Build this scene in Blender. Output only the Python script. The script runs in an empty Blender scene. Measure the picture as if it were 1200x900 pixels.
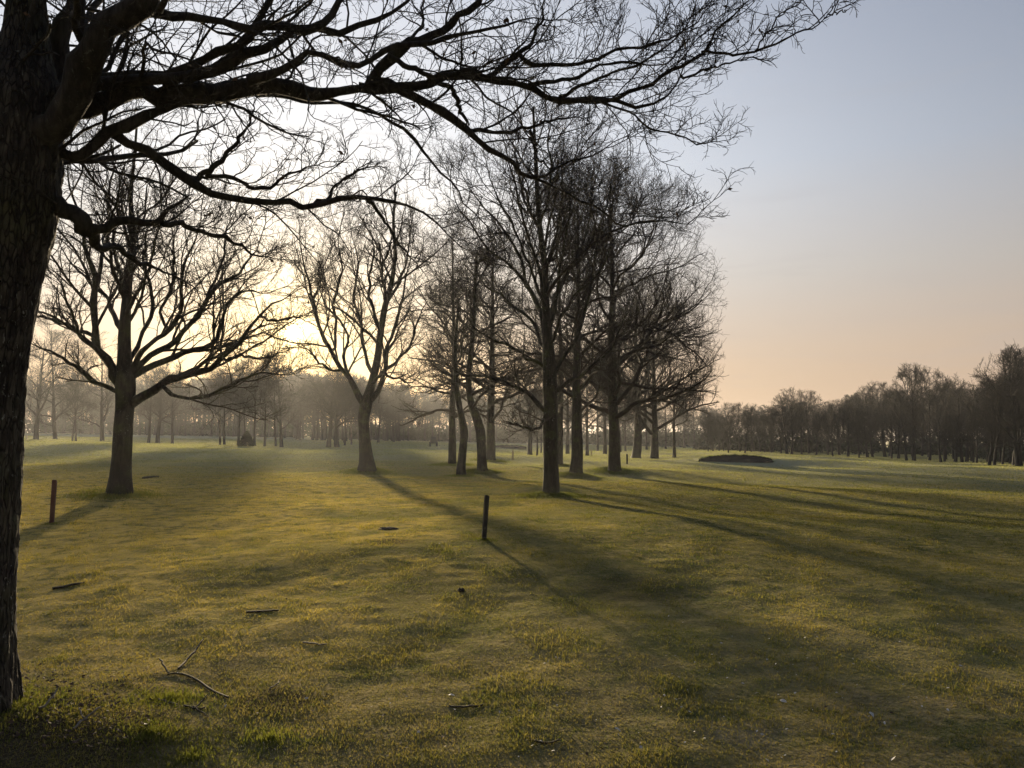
import bpy, math, random
import numpy as np
from mathutils import Vector

# ------------------------------------------------------------------ basics
sc = bpy.context.scene
COL = sc.collection
F = 902.0
PITCH = math.atan(62 / F)
CAM = np.array([0.0, 0.0, 1.6])
CP, SP = math.cos(PITCH), math.sin(PITCH)
SUN_AZ = math.atan((342 - 600) / F)          # to the left of +Y
SUN_EL = math.radians(7.4)

def tag(o, label=None, cat=None, group=None, kind=None):
    if label: o['label'] = label
    if cat: o['category'] = cat
    if group: o['group'] = group
    if kind: o['kind'] = kind
    return o

def empty(name, loc, rz=0.0):
    o = bpy.data.objects.new(name, None)
    COL.objects.link(o)
    o.location = [float(v) for v in loc]
    o.rotation_euler = (0, 0, rz)
    return o

# ------------------------------------------------------------------ terrain
_tr = np.random.default_rng(5)
_waves = []
for wl, amp, n in ((38, .11, 5), (15, .045, 6), (6, .016, 7), (2.3, .009, 8), (.8, .003, 8), (.33, .0016, 9)):
    for _ in range(n):
        a = _tr.uniform(0, math.pi)
        _waves.append((math.cos(a) * 2 * math.pi / wl / _tr.uniform(.8, 1.25), math.sin(a) * 2 * math.pi / wl / _tr.uniform(.8, 1.25), _tr.uniform(0, 6.28), amp / math.sqrt(n) * 1.4))
MOUNDS = []      # (x, y, height, rx, ry)

def h0(x, y):
    x = np.asarray(x, float); y = np.asarray(y, float)
    z = -0.02 * 250 * np.tanh(x / 250)
    r = np.hypot(x, y)
    fade = np.clip((r - 1.5) / 8, 0.12, 1)
    w = 0; ws = 0
    for kx, ky, p, a in _waves:
        if kx * kx + ky * ky > 4: ws = ws + a * np.sin(kx * x + ky * y + p)
        else: w = w + a * np.sin(kx * x + ky * y + p)
    far = np.clip(1.25 - r / 320, .25, 1)
    return z + w * fade * far + ws * np.clip(1.3 - r / 60, 0, 1)

def hgt(x, y):
    z = h0(x, y)
    for mx, my, mh, rx, ry in MOUNDS:
        q = ((x - mx) / rx) ** 2 + ((y - my) / ry) ** 2
        z = z + mh * np.exp(-q)
    return z

def ray(px, py):
    u = (px - 600) / F; v = (450 - py) / F
    return np.array([u, CP - v * SP, SP + v * CP])

def atd(px, py, d):
    """the point of the place seen at photo pixel (px,py) and d metres ahead"""
    r = ray(px, py)
    return CAM + r * (d / r[1])

def gat(px, py):
    r = ray(px, py); r = r / r[1]
    lo, hi = 1.0, 600.0
    f = lambda d: float(CAM[2] + r[2] * d - hgt(r[0] * d, d))
    for d in np.geomspace(1.0, 900, 500):
        if f(d) <= 0:
            hi = d; break
        lo = d
    for _ in range(30):
        m = (lo + hi) / 2
        if f(m) > 0: lo = m
        else: hi = m
    d = (lo + hi) / 2
    return np.array([r[0] * d, d, float(hgt(r[0] * d, d))])

def gat_flat(px, py, Y0=512, s=.02):
    yh = Y0 + s * (px - 600)
    d = 1.6 * F / max(py - yh, 1.0)
    x = (px - 600) / F * d
    return np.array([x, d, float(hgt(x, d))])

# ------------------------------------------------------------------ materials
def new_mat(name):
    m = bpy.data.materials.new(name); m.use_nodes = True
    nt = m.node_tree; nt.nodes.clear()
    return m, nt

def N(nt, t, **kw):
    n = nt.nodes.new(t)
    for k, v in kw.items():
        if k.startswith('i_'):
            n.inputs[k[2:].replace('_', ' ')].default_value = v
        else:
            setattr(n, k, v)
    return n

def mixc(nt, fac, a, b, mode='MIX'):
    n = nt.nodes.new('ShaderNodeMix'); n.data_type = 'RGBA'; n.blend_type = mode
    for s, v in ((n.inputs[0], fac), (n.inputs[6], a), (n.inputs[7], b)):
        if isinstance(v, bpy.types.NodeSocket): nt.links.new(v, s)
        elif isinstance(v, (tuple, list)): s.default_value = (*v[:3], 1)
        else: s.default_value = v
    return n.outputs[2]

def math_n(nt, op, a, b=0.0, clamp=False):
    n = nt.nodes.new('ShaderNodeMath'); n.operation = op; n.use_clamp = clamp
    for s, v in ((n.inputs[0], a), (n.inputs[1], b)):
        if isinstance(v, bpy.types.NodeSocket): nt.links.new(v, s)
        else: s.default_value = v
    return n.outputs[0]

def noise(nt, vec, scale, detail=4, rough=.55, dist=0.0):
    n = nt.nodes.new('ShaderNodeTexNoise')
    n.inputs['Scale'].default_value = scale; n.inputs['Detail'].default_value = detail
    n.inputs['Roughness'].default_value = rough; n.inputs['Distortion'].default_value = dist
    if vec is not None: nt.links.new(vec, n.inputs['Vector'])
    return n.outputs['Fac']

def ramp(nt, fac, lo, hi):
    n = nt.nodes.new('ShaderNodeMapRange'); n.interpolation_type = 'SMOOTHSTEP'
    n.inputs['From Min'].default_value = lo; n.inputs['From Max'].default_value = hi
    nt.links.new(fac, n.inputs['Value'])
    return n.outputs['Result']

def scaled(nt, vec, s):
    n = nt.nodes.new('ShaderNodeMapping'); n.inputs['Scale'].default_value = s
    nt.links.new(vec, n.inputs['Vector'])
    return n.outputs['Vector']

def bark_mat(name, base=(.075, .06, .048), dark=(.028, .023, .02), lichen=0.0, moss=0.3, scale=1.0, bump=.6):
    m, nt = new_mat(name)
    tc = N(nt, 'ShaderNodeTexCoord'); o = tc.outputs['Object']
    st = scaled(nt, o, (26 * scale, 26 * scale, 6 * scale))
    f = noise(nt, st, 1.0, 5, .65, .4)
    c = mixc(nt, ramp(nt, f, .38, .68), dark, base)
    big = noise(nt, o, 2.3, 3)
    gm = math_n(nt, 'MULTIPLY', ramp(nt, big, .45, .7), moss)
    c = mixc(nt, gm, c, (.07, .085, .022))
    li = noise(nt, scaled(nt, o, (30, 30, 22)), 1.0, 4, .7, .8)
    lm = ramp(nt, li, .60, .68)
    lb = ramp(nt, noise(nt, o, 1.7, 3), .42, .62)
    lf = math_n(nt, 'MULTIPLY', math_n(nt, 'MULTIPLY', lm, lb), lichen)
    c = mixc(nt, lf, c, (.34, .36, .33))
    p = N(nt, 'ShaderNodeBsdfPrincipled'); p.inputs['Roughness'].default_value = .85
    p.inputs['Specular IOR Level'].default_value = .25
    nt.links.new(c, p.inputs['Base Color'])
    if bump > .9:      # deep cracked ridges on the near trunk
        vo = N(nt, 'ShaderNodeTexVoronoi', feature='DISTANCE_TO_EDGE'); vo.inputs['Scale'].default_value = 1.0
        wv = mixc(nt, 1.0, scaled(nt, o, (46, 46, 9)), N(nt, 'ShaderNodeTexNoise', i_Scale=14.0, i_Detail=5.0).outputs['Color'], 'ADD')
        nt.links.new(wv, vo.inputs['Vector'])
        cr_ = ramp(nt, math_n(nt, 'ADD', vo.outputs['Distance'], math_n(nt, 'MULTIPLY', noise(nt, o, 12, 3), .22)), .08, .24)
        c2_ = mixc(nt, cr_, (.018, .016, .014), c); nt.links.new(c2_, p.inputs['Base Color'])
        f = math_n(nt, 'ADD', math_n(nt, 'MULTIPLY', cr_, .8), math_n(nt, 'MULTIPLY', f, .5))
    if bump:
        b = N(nt, 'ShaderNodeBump'); b.inputs['Strength'].default_value = bump; b.inputs['Distance'].default_value = .03
        nt.links.new(f, b.inputs['Height']); nt.links.new(b.outputs[0], p.inputs['Normal'])
    out = N(nt, 'ShaderNodeOutputMaterial'); nt.links.new(p.outputs[0], out.inputs[0])
    return m

def plain_mat(name, col, rough=.7, nz=.25, nscale=30, metallic=0.0, spec=.4):
    m, nt = new_mat(name)
    tc = N(nt, 'ShaderNodeTexCoord')
    f = noise(nt, tc.outputs['Object'], nscale, 4)
    c = mixc(nt, f, tuple(v * (1 - nz) for v in col), tuple(min(1, v * (1 + nz)) for v in col))
    p = N(nt, 'ShaderNodeBsdfPrincipled'); p.inputs['Roughness'].default_value = rough
    p.inputs['Metallic'].default_value = metallic; p.inputs['Specular IOR Level'].default_value = spec
    nt.links.new(c, p.inputs['Base Color'])
    out = N(nt, 'ShaderNodeOutputMaterial'); nt.links.new(p.outputs[0], out.inputs[0])
    return m

# colour of the turf, by place, shared by the soil sheet and the blades
def turf_group():
    g = bpy.data.node_groups.new('turf_colour', 'ShaderNodeTree')
    g.interface.new_socket('Color', in_out='OUTPUT', socket_type='NodeSocketColor')
    g.interface.new_socket('Height', in_out='OUTPUT', socket_type='NodeSocketFloat')
    go = g.nodes.new('NodeGroupOutput')
    pos = N(g, 'ShaderNodeNewGeometry').outputs['Position']
    flat = scaled(g, pos, (1, 1, .2))
    n1 = noise(g, flat, .16, 3, .5, .6)          # big drifts
    n2 = noise(g, flat, .9, 4, .6, .5)           # metre patches
    n3 = noise(g, flat, 5.5, 4, .65, .3)         # tufts
    n4 = noise(g, flat, 38, 3, .7)               # fine
    straw = (.40, .32, .145); green = (.11, .125, .05); moss = (.25, .215, .06); brown = (.10, .07, .04)
    c = mixc(g, ramp(g, n2, .40, .62), green, moss)
    c = mixc(g, math_n(g, 'MULTIPLY', ramp(g, n3, .46, .60), .75), c, straw)
    c = mixc(g, math_n(g, 'MULTIPLY', ramp(g, noise(g, flat, 9, 4, .65, .5), .5, .62), .7), c, (.05, .062, .02))
    c = mixc(g, math_n(g, 'MULTIPLY', ramp(g, n1, .45, .58), .6), c, (.06, .078, .034))
    c = mixc(g, math_n(g, 'MULTIPLY', ramp(g, noise(g, flat, .33, 4, .6, .8), .50, .62), .45), c, (.34, .27, .085))
    c = mixc(g, math_n(g, 'MULTIPLY', ramp(g, noise(g, flat, 1.7, 4, .6, 1.0), .60, .72), .6), c, brown)
    v = ramp(g, n4, .25, .75)
    c = mixc(g, math_n(g, 'MULTIPLY', math_n(g, 'SUBTRACT', 1.0, v), .55), c, (.03, .03, .013))
    # mown stripes and worn bands out on the open fairway
    band = noise(g, scaled(g, pos, (.035, .22, .02)), 1.0, 3, .55, .4)
    c = mixc(g, math_n(g, 'MULTIPLY', ramp(g, band, .48, .62), .4), c, (.20, .20, .075))
    # dry moss and straw on the left, sunlit brightness mixed into the colour
    sp0 = g.nodes.new('ShaderNodeSeparateXYZ'); g.links.new(pos, sp0.inputs[0])
    zx = math_n(g, 'ADD', math_n(g, 'MULTIPLY', sp0.outputs['X'], -.10), math_n(g, 'MULTIPLY', noise(g, flat, .5, 4, .6, .8), 2.2))
    zy = math_n(g, 'MULTIPLY', ramp(g, sp0.outputs['Y'], 3.5, 6.5), ramp(g, math_n(g, 'MULTIPLY', sp0.outputs['Y'], -1.0), -45, -15))
    zone = math_n(g, 'MULTIPLY', ramp(g, zx, .95, 1.7), zy)
    zone = math_n(g, 'MULTIPLY', zone, ramp(g, noise(g, flat, 3.2, 5, .7, .6), .36, .58))
    c = mixc(g, math_n(g, 'MULTIPLY', zone, .8), c, (.56, .42, .13))
    worn = math_n(g, 'MULTIPLY', ramp(g, math_n(g, 'MULTIPLY', sp0.outputs['Y'], -1.0), -10, -4.5), ramp(g, noise(g, flat, 1.3, 5, .7, .8), .36, .6))
    c = mixc(g, math_n(g, 'MULTIPLY', worn, .38), c, (.27, .20, .12))
    # turf colour turns paler and greyer farther out across the field
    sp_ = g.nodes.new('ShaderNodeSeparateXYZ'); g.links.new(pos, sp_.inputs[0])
    far_pale = ramp(g, math_n(g, 'ADD', sp_.outputs['Y'], math_n(g, 'MULTIPLY', n1, 30)), 34, 75)
    c = mixc(g, math_n(g, 'MULTIPLY', far_pale, .75), c, (.40, .41, .28))
    g.links.new(c, go.inputs[0])
    n5 = noise(g, flat, 14, 3, .6)
    hh = math_n(g, 'ADD', math_n(g, 'MULTIPLY', n3, .5), math_n(g, 'ADD', math_n(g, 'MULTIPLY', n5, .3), math_n(g, 'MULTIPLY', n4, .2)))
    g.links.new(hh, go.inputs[1])
    return g
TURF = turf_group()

def turf_mat():
    m, nt = new_mat('turf')
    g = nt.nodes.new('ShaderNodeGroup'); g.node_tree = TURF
    d = N(nt, 'ShaderNodeBsdfPrincipled'); d.inputs['Roughness'].default_value = 1.0; d.inputs['Specular IOR Level'].default_value = 0.0
    d.inputs['Sheen Weight'].default_value = .22; d.inputs['Sheen Roughness'].default_value = .5; d.inputs['Sheen Tint'].default_value = (.78, .70, .38, 1)
    # wear round a few known spots: bare soil below the near tree, a worn patch, dug spots
    pos = N(nt, 'ShaderNodeNewGeometry').outputs['Position']
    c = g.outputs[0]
    for (x, y, r, col, amt) in SOIL:
        n = nt.nodes.new('ShaderNodeVectorMath'); n.operation = 'DISTANCE'
        wob = mixc(nt, .22 * r, pos, N(nt, 'ShaderNodeTexNoise', i_Scale=3.0, i_Detail=4.0).outputs['Color'], 'ADD')
        nt.links.new(wob, n.inputs[0]); n.inputs[1].default_value = (x + .11 * r, y + .11 * r, float(hgt(x, y)) + .1 * r)
        f = math_n(nt, 'SUBTRACT', 1.0, ramp(nt, n.outputs['Value'], r * .45, r * 1.15))
        c = mixc(nt, math_n(nt, 'MULTIPLY', f, amt), c, col)
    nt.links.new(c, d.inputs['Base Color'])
    b = N(nt, 'ShaderNodeBump'); b.inputs['Strength'].default_value = 1.0; b.inputs['Distance'].default_value = .09
    nt.links.new(g.outputs[1], b.inputs['Height']); nt.links.new(b.outputs[0], d.inputs['Normal'])
    out = N(nt, 'ShaderNodeOutputMaterial'); nt.links.new(d.outputs[0], out.inputs[0])
    return m

def blade_mat(name='grass_blades', gain=1.0, tint=None, trans=.45):
    m, nt = new_mat(name)
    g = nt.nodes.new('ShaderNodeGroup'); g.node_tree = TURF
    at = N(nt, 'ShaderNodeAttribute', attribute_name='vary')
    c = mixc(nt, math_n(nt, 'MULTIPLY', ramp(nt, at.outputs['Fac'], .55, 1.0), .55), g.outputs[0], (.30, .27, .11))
    c = mixc(nt, math_n(nt, 'MULTIPLY', math_n(nt, 'SUBTRACT', 1.0, ramp(nt, at.outputs['Fac'], 0.0, .4)), .6), c, (.075, .12, .028))
    if tint: c = mixc(nt, .65, c, tint)
    c = mixc(nt, 1.0, c, (gain, gain, gain), 'MULTIPLY')
    d = N(nt, 'ShaderNodeBsdfDiffuse'); t = N(nt, 'ShaderNodeBsdfTranslucent')
    nt.links.new(c, d.inputs['Color'])
    c2 = mixc(nt, 1.0, c, (1.5, 1.5, .7), 'MULTIPLY')
    nt.links.new(c2, t.inputs['Color'])
    mx = N(nt, 'ShaderNodeMixShader'); mx.inputs[0].default_value = trans
    nt.links.new(d.outputs[0], mx.inputs[1]); nt.links.new(t.outputs[0], mx.inputs[2])
    out = N(nt, 'ShaderNodeOutputMaterial'); nt.links.new(mx.outputs[0], out.inputs[0])
    return m

# ------------------------------------------------------------------ mesh helpers
def mesh_np(name, V, Fq, mat, smooth=True, parent=None, loops=None, loc=None):
    """V (n,3); Fq (m,k) faces of one size, or a list of such arrays"""
    me = bpy.data.meshes.new(name)
    if not isinstance(Fq, list): Fq = [Fq]
    nl = sum(f.size for f in Fq); nf = sum(len(f) for f in Fq)
    me.vertices.add(len(V)); me.vertices.foreach_set('co', np.ascontiguousarray(V, np.float32).ravel())
    me.loops.add(nl); me.loops.foreach_set('vertex_index', np.concatenate([f.ravel() for f in Fq]).astype(np.int32))
    me.polygons.add(nf)
    st = []; off = 0
    for f in Fq:
        st.append(off + np.arange(len(f)) * f.shape[1]); off += f.size
    me.polygons.foreach_set('loop_start', np.concatenate(st).astype(np.int32))
    me.polygons.foreach_set('use_smooth', np.full(nf, smooth))
    me.update(calc_edges=True)
    me.materials.append(mat)
    o = bpy.data.objects.new(name, me); COL.objects.link(o)
    if parent is not None: o.parent = parent
    if loc is not None: o.location = [float(v) for v in loc]
    return o

def nrm(v):
    return v / np.maximum(np.linalg.norm(v, axis=-1, keepdims=True), 1e-9)

def tubes(P, R, k):
    """P (B,n,3), R (B,n) -> verts, quads"""
    B, n, _ = P.shape
    T = np.gradient(P, axis=1); T = nrm(T)
    mean = nrm(P[:, -1] - P[:, 0])
    ref = np.where(np.abs(mean[:, 2:3]) > .75, np.array([[1., 0, 0]]), np.array([[0, 0, 1.]]))
    A = nrm(np.cross(T, ref[:, None, :])); C = np.cross(T, A)
    an = np.arange(k) / k * 2 * math.pi
    V = P[:, :, None, :] + R[:, :, None, None] * (A[:, :, None, :] * np.cos(an)[None, None, :, None] + C[:, :, None, :] * np.sin(an)[None, None, :, None])
    idx = np.arange(B * n * k).reshape(B, n, k)
    a = idx[:, :-1]; b = idx[:, 1:]
    q = np.stack([a, np.roll(a, -1, 2), np.roll(b, -1, 2), b], -1).reshape(-1, 4)
    return V.reshape(-1, 3), q

def merge(parts):
    Vs, Fs, off = [], [], 0
    for V, f in parts:
        Vs.append(V); Fs.append(f + off); off += len(V)
    return np.concatenate(Vs), np.concatenate(Fs)

def spline(pts, n):
    """catmull-rom through rows of pts, n samples"""
    p = np.asarray(pts, float)
    if len(p) == 2: return p[0] + (p[1] - p[0]) * np.linspace(0, 1, n)[:, None]
    seg = np.linalg.norm(np.diff(p[:, :3], axis=0), axis=1); s = np.concatenate([[0], np.cumsum(seg)])
    e = np.vstack([2 * p[0] - p[1], p, 2 * p[-1] - p[-2]])
    out = []
    for u in np.linspace(0, s[-1], n):
        i = min(int(np.searchsorted(s, u, 'right')) - 1, len(p) - 2)
        t = (u - s[i]) / max(seg[i], 1e-9)
        a, b, c, d = e[i], e[i + 1], e[i + 2], e[i + 3]
        out.append(.5 * ((2 * b) + (-a + c) * t + (2 * a - 5 * b + 4 * c - d) * t * t + (-a + 3 * b - 3 * c + d) * t ** 3))
    return np.array(out)

# ------------------------------------------------------------------ branching
ENVJ = [.6, 1.22]
def env_len(P, D, env):
    """distance from P along D to an ellipsoid crown (cx,cy,cz,rx,ry,rz)"""
    c = np.array(env[:3]); r = np.array(env[3:])
    p = (P - c) / r; d = D / r
    A = (d * d).sum(-1); B = (p * d).sum(-1); C = (p * p).sum(-1) - 1
    disc = np.maximum(B * B - A * C, 0)
    t = (-B + np.sqrt(disc)) / A
    return np.maximum(t, .12)

def grow(P0, D0, L, R0, n, wig, up, rng, tip=.3, curl=0.0):
    B = len(P0)
    P = np.zeros((B, n + 1, 3)); P[:, 0] = P0
    D = nrm(D0); step = (L / n)[:, None]
    bend = rng.normal(size=(B, 3)) * curl
    for i in range(n):
        D = nrm(D + rng.normal(size=(B, 3)) * wig + bend / n + np.array([0, 0, up / n]))
        P[:, i + 1] = P[:, i] + D * step
    t = np.linspace(0, 1, n + 1)
    R = R0[:, None] * (1 - (1 - tip) * t ** 1.1)[None]
    return P, R

def kids(P, R, m, t0, t1, ang, ratio, fall, rr, rmin, rng, env=None, envk=1.0, flat=None, mind=.0, upb=0.0, sd=.3, kr=.026):
    B, n, _ = P.shape; n -= 1
    L = np.linalg.norm(np.diff(P, axis=1), axis=2).sum(1)
    t = t0 + (t1 - t0) * (np.arange(m)[None] + rng.uniform(.1, .9, (B, m))) / m
    f = t * n; i = np.minimum(f.astype(int), n - 1); fr = (f - i)[..., None]
    bi = np.arange(B)[:, None]
    pos = P[bi, i] * (1 - fr) + P[bi, i + 1] * fr
    T = nrm(P[bi, i + 1] - P[bi, i])
    r = R[bi, i] * (1 - fr[..., 0]) + R[bi, i + 1] * fr[..., 0]
    az = rng.uniform(0, 6.28, (B, 1)) + np.arange(m)[None] * 2.4 + rng.normal(size=(B, m)) * .5
    ref = np.where(np.abs(T[..., 2:3]) > .9, np.array([1., 0, 0]), np.array([0, 0, 1.]))
    a = nrm(np.cross(T, ref)); b = np.cross(a, T)
    perp = a * np.cos(az)[..., None] + b * np.sin(az)[..., None]
    an = np.radians(ang) * rng.uniform(.7, 1.25, (B, m))[..., None]
    D = nrm(T * np.cos(an) + perp * np.sin(an) + np.array([0, 0, upb]))
    if upb > .1: D[..., 2] = np.where(D[..., 2] < -.1, -.1 + .25 * (D[..., 2] + .1), D[..., 2]); D = nrm(D)
    ln = L[:, None] * ratio * (1 - fall * t) * rng.uniform(1 - sd, 1 + sd, (B, m))
    pos = pos.reshape(-1, 3); D = D.reshape(-1, 3); ln = ln.ravel(); r = r.ravel()
    if env is not None:
        ln = np.minimum(ln, env_len(pos, D, env) * rng.uniform(ENVJ[0] if envk >= 1 else max(ENVJ[0], .72), ENVJ[1] * envk, len(ln)))
    keep = ln > mind
    rad = np.maximum(np.minimum(np.minimum(r * rr, r * .95), ln * kr), rmin)
    return pos[keep], D[keep], ln[keep], rad[keep]

def crown_levels(P, R, specs, rng, env=None):
    """specs: list of dicts for kids()+grow(); returns list of (V,q)"""
    out = []
    for s in specs:
        pos, D, ln, rad = kids(P, R, s['m'], s.get('t0', .2), s.get('t1', 1), s['ang'], s['ratio'], s.get('fall', .5), s.get('rr', .6), s['rmin'], rng,
                               env if s.get('useenv', True) else None, s.get('ek', 1.0), None, s.get('mind', .05), s.get('upb', 0), s.get('sd', .3), s.get('kr', .026))
        P, R = grow(pos, D, ln, rad, s['n'], s.get('wig', .15), s.get('up', .1), rng, s.get('tip', .35), s.get('curl', .3))
        out.append(tubes(P, R, s.get('k', 4)))
        s['_P'], s['_R'] = P, R
    return out

def trunk_geo(pts, rng, n=36, k=22, flare=1.0, knob=.05, flare_h=.5):
    """pts rows x,y,z,r in local metres, base first"""
    S = spline(pts, n); P = S[:, :3]; R = S[:, 3]
    T = nrm(np.gradient(P, axis=0)); ref = np.array([0, 1., 0])
    A = nrm(np.cross(ref, T)); C = np.cross(T, A)
    an = np.arange(k) / k * 2 * math.pi
    s = np.concatenate([[0], np.cumsum(np.linalg.norm(np.diff(P, axis=0), axis=1))])
    ph = rng.uniform(0, 6.28, 8)
    rad = np.zeros((n, k))
    lob = .5 + .5 * np.cos(an * 5 + ph[0] + .6 * np.sin(2 * an + ph[1]))
    for i in range(n):
        f = math.exp(-s[i] / flare_h * 2.2)
        g = 1 + flare * f * (.25 + .75 * lob ** 1.5)
        w = knob * (np.sin(3 * an + s[i] * 3.1 + ph[2]) * .5 + np.sin(2 * an - s[i] * 5.3 + ph[3]) * .4 + np.sin(7 * an + s[i] * 2 + ph[4]) * .25 + rng.normal(size=k) * .18)
        if k > 60:      # deep bark ridges that break the outline
            w = w + .035 * np.abs(np.sin(11 * an + 1.1 * np.sin(s[i] * 4 + ph[5]) + .8 * np.sin(s[i] * 9 + 3 * an))) + .022 * np.sin(s[i] * 34 + 5 * np.sin(4 * an + s[i] * 3)) * np.cos(9 * an + ph[6] + s[i] * 6)
        rad[i] = R[i] * (g + w)
    V = P[:, None] + rad[..., None] * (A[:, None] * np.cos(an)[None, :, None] + C[:, None] * np.sin(an)[None, :, None])
    idx = np.arange(n * k).reshape(n, k); a = idx[:-1]; b = idx[1:]
    q = np.stack([a, np.roll(a, -1, 1), np.roll(b, -1, 1), b], -1).reshape(-1, 4)
    return V.reshape(-1, 3), q

def smooth_noise(n, rng, k=5):
    x = rng.normal(size=(n + k, 3)); ker = np.ones(k) / k
    return np.stack([np.convolve(x[:, j], ker, 'valid')[:n] for j in range(3)], 1)

# ------------------------------------------------------------------ bark
M_A = bark_mat('bark_near', (.085, .076, .062), (.022, .019, .017), lichen=.95, moss=.35, bump=1.0)
M_AL = bark_mat('bark_limb', (.055, .048, .042), (.02, .018, .016), lichen=.25, moss=.15, bump=.7)
M_T = bark_mat('bark_trunk', (.036, .031, .026), (.013, .012, .011), lichen=.45, moss=.4, scale=.6, bump=.8)
M_W = bark_mat('bark_twig', (.05, .038, .03), (.025, .02, .017), bump=0, moss=.15)
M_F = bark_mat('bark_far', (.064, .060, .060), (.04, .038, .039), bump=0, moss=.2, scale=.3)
M_PALE = bark_mat('bark_pale', (.22, .20, .17), (.09, .08, .07), bump=0, moss=.1, scale=.3, lichen=.4)

# ------------------------------------------------------------------ hero trees with limbs drawn out one by one
def guided_tree(name, base_px, depth, trunk_px, limbs, seed, label, levels, mats, cat='tree', group=None, flare=.7, flare_h=.5, kt=24, leaves=0, knob=.05, minr=.004):
    """trunk_px rows px,py,width ; limbs: rows px,py,width plus dz = metres the tip lies farther (+) or nearer (-)"""
    rng = np.random.default_rng(seed)
    gb = gat(*base_px) if depth is None else None
    if depth is None: depth = gb[1]
    r0 = atd(base_px[0], base_px[1], depth)
    base = np.array([r0[0], depth, float(hgt(r0[0], depth))])
    root = empty(name, base); tag(root, label, cat, group)
    def loc(px, py, w, d):
        p = atd(px, py, d) - base
        return [*p, w / F * d / 2 * WK]
    tp = [loc(x, y, w, depth) for x, y, w in trunk_px]
    tp = [[tp[0][0], tp[0][1], -.25, tp[0][3]]] + tp if tp[0][2] > -.1 else tp
    V, q = trunk_geo(tp, rng, 170 if kt > 24 else 40, kt, flare, knob, flare_h)
    mesh_np('trunk', V, q, mats[0], parent=root)
    allP, allR = [], []
    limb_objs = []
    n = 22
    for pts, dz, own in limbs:
        m = len(pts)
        cum = np.concatenate([[0], np.cumsum([math.dist(pts[i][:2], pts[i + 1][:2]) for i in range(m - 1)])]); cum /= cum[-1]
        d0 = own if not isinstance(own, bool) and own is not None else 0.0
        rows = [loc(p[0], p[1], p[2], depth + d0 + (dz - d0) * cum[i] ** .9) for i, p in enumerate(pts)]
        S = spline(rows, n); P = S[:, :3]; R = np.maximum(S[:, 3] * .88, minr)
        if pts[-1][2] > 1.6 and limb_taper: R = R * (1 - .55 * np.clip((np.linspace(0, 1, n) - .6) / .4, 0, 1))
        jit = smooth_noise(n, rng, 2) * (R[:, None] * .45 + .004 * depth ** .5); jit[0] = 0
        P = P + jit
        R = R * (1 + .10 * np.clip(rng.normal(size=n), -1.5, 1.5))
        allP.append(P); allR.append(R)
        if pts[0][2] >= LIMB_MIN_W:
            limb_objs.append((tubes(P[None], R[None], 10), R[0]))
        else:
            limb_objs.append((tubes(P[None], R[None], 6), 0))
    minor = [t for t, r in limb_objs if r == 0]
    for t, r in limb_objs:
        if r > 0: mesh_np('limb', t[0], t[1], mats[1], parent=root)
    St = spline(tp, 60)[20:]; St = spline(St[:, :4], n)
    allP.append(St[:, :3]); allR.append(np.maximum(St[:, 3], minr))
    P = np.array(allP); R = np.array(allR)
    lv = crown_levels(P, R, levels, rng)
    # every limb runs on past its drawn end and forks
    tipsP = np.repeat(P[:-1, -1], 3, 0); tipD = np.repeat(nrm(P[:-1, -1] - P[:-1, -3]), 3, 0) + rng.normal(size=(3 * (len(P) - 1), 3)) * .35
    Ls = np.repeat(np.linalg.norm(np.diff(P[:-1], axis=1), axis=2).sum(1), 3) * rng.uniform(.08, .2, len(tipsP))
    cP, cR = grow(tipsP, tipD, Ls, np.minimum(np.repeat(R[:-1, -1], 3) * .8, Ls * .03), 8, .12, .2, rng, .3, .4)
    ext = [tubes(cP, cR, 5)] + crown_levels(cP, cR, [dict(l) for l in levels[1:]], rng)
    V, q = merge(lv + minor + ext)
    crown = mesh_np('crown', V, q, mats[2], parent=root)
    if leaves:
        lp = levels[-2]['_P']; ids = rng.integers(0, len(lp), leaves)
        tips = lp[ids, -1]
        Vl, Fl = [], []
        for i, t in enumerate(tips):
            s = rng.uniform(.012, .028)
            for j in range(rng.integers(1, 3)):
                c = t + rng.normal(size=3) * s * .4 - np.array([0, 0, s * .8]); u = nrm(rng.normal(size=3)); w = nrm(np.cross(u, rng.normal(size=3)))
                b = len(Vl)
                Vl += [c - u * s, c + w * s * .45 - u * s * .2, c + u * s * .3 + w * s * .3 + np.cross(u, w) * s * .3, c + u * s, c - w * s * .4 + np.cross(u, w) * s * .35]
                Fl.append([b, b + 1, b + 2, b + 3, b + 4])
        o = mesh_np('withered_leaves', np.array(Vl), np.array(Fl), M_LEAF, smooth=False, parent=root)
        o['label'] = 'a few curled brown leaves still hanging on'
    return root, base

limb_taper = True
WK = .91
M_LEAF = plain_mat('dead_leaf', (.10, .055, .03), .8, .4, 8)
LIMB_MIN_W = 5.0
SOIL = []

# --- mounds must exist before anything is set on the ground
def mound(px, py, h, rx, ry=None):
    p = gat_flat(px, py); MOUNDS.append((float(p[0]), float(p[1]), h, rx, ry or rx))
mound(862, 541, .50, 4.6, 3.0)         # bunker mound
mound(940, 542, .22, 4.0, 4.0)
mound(592, 526, .30, 7.0, 3.0)         # far bunker lip
mound(700, 531, .25, 4.0, 2.5)
BASES = [(140, 580, .16, .9), (430, 552, .2, 1.1), (530, 545, .15, 1.1), (541, 558, .06, .5), (565, 552, .12, .8), (575, 540, .15, 1.0),
         (646, 580, .13, .8), (675, 555, .15, 1.0), (720, 552, .15, 1.0), (655, 545, .12, .8)]
for x, y, h, r in BASES: mound(x, y, h, r)
MOUNDS.append((-2.85, 4.0, .10, .75, .7))
MOUNDS.append((-2.0, 3.9, .05, .35, .3))

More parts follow.
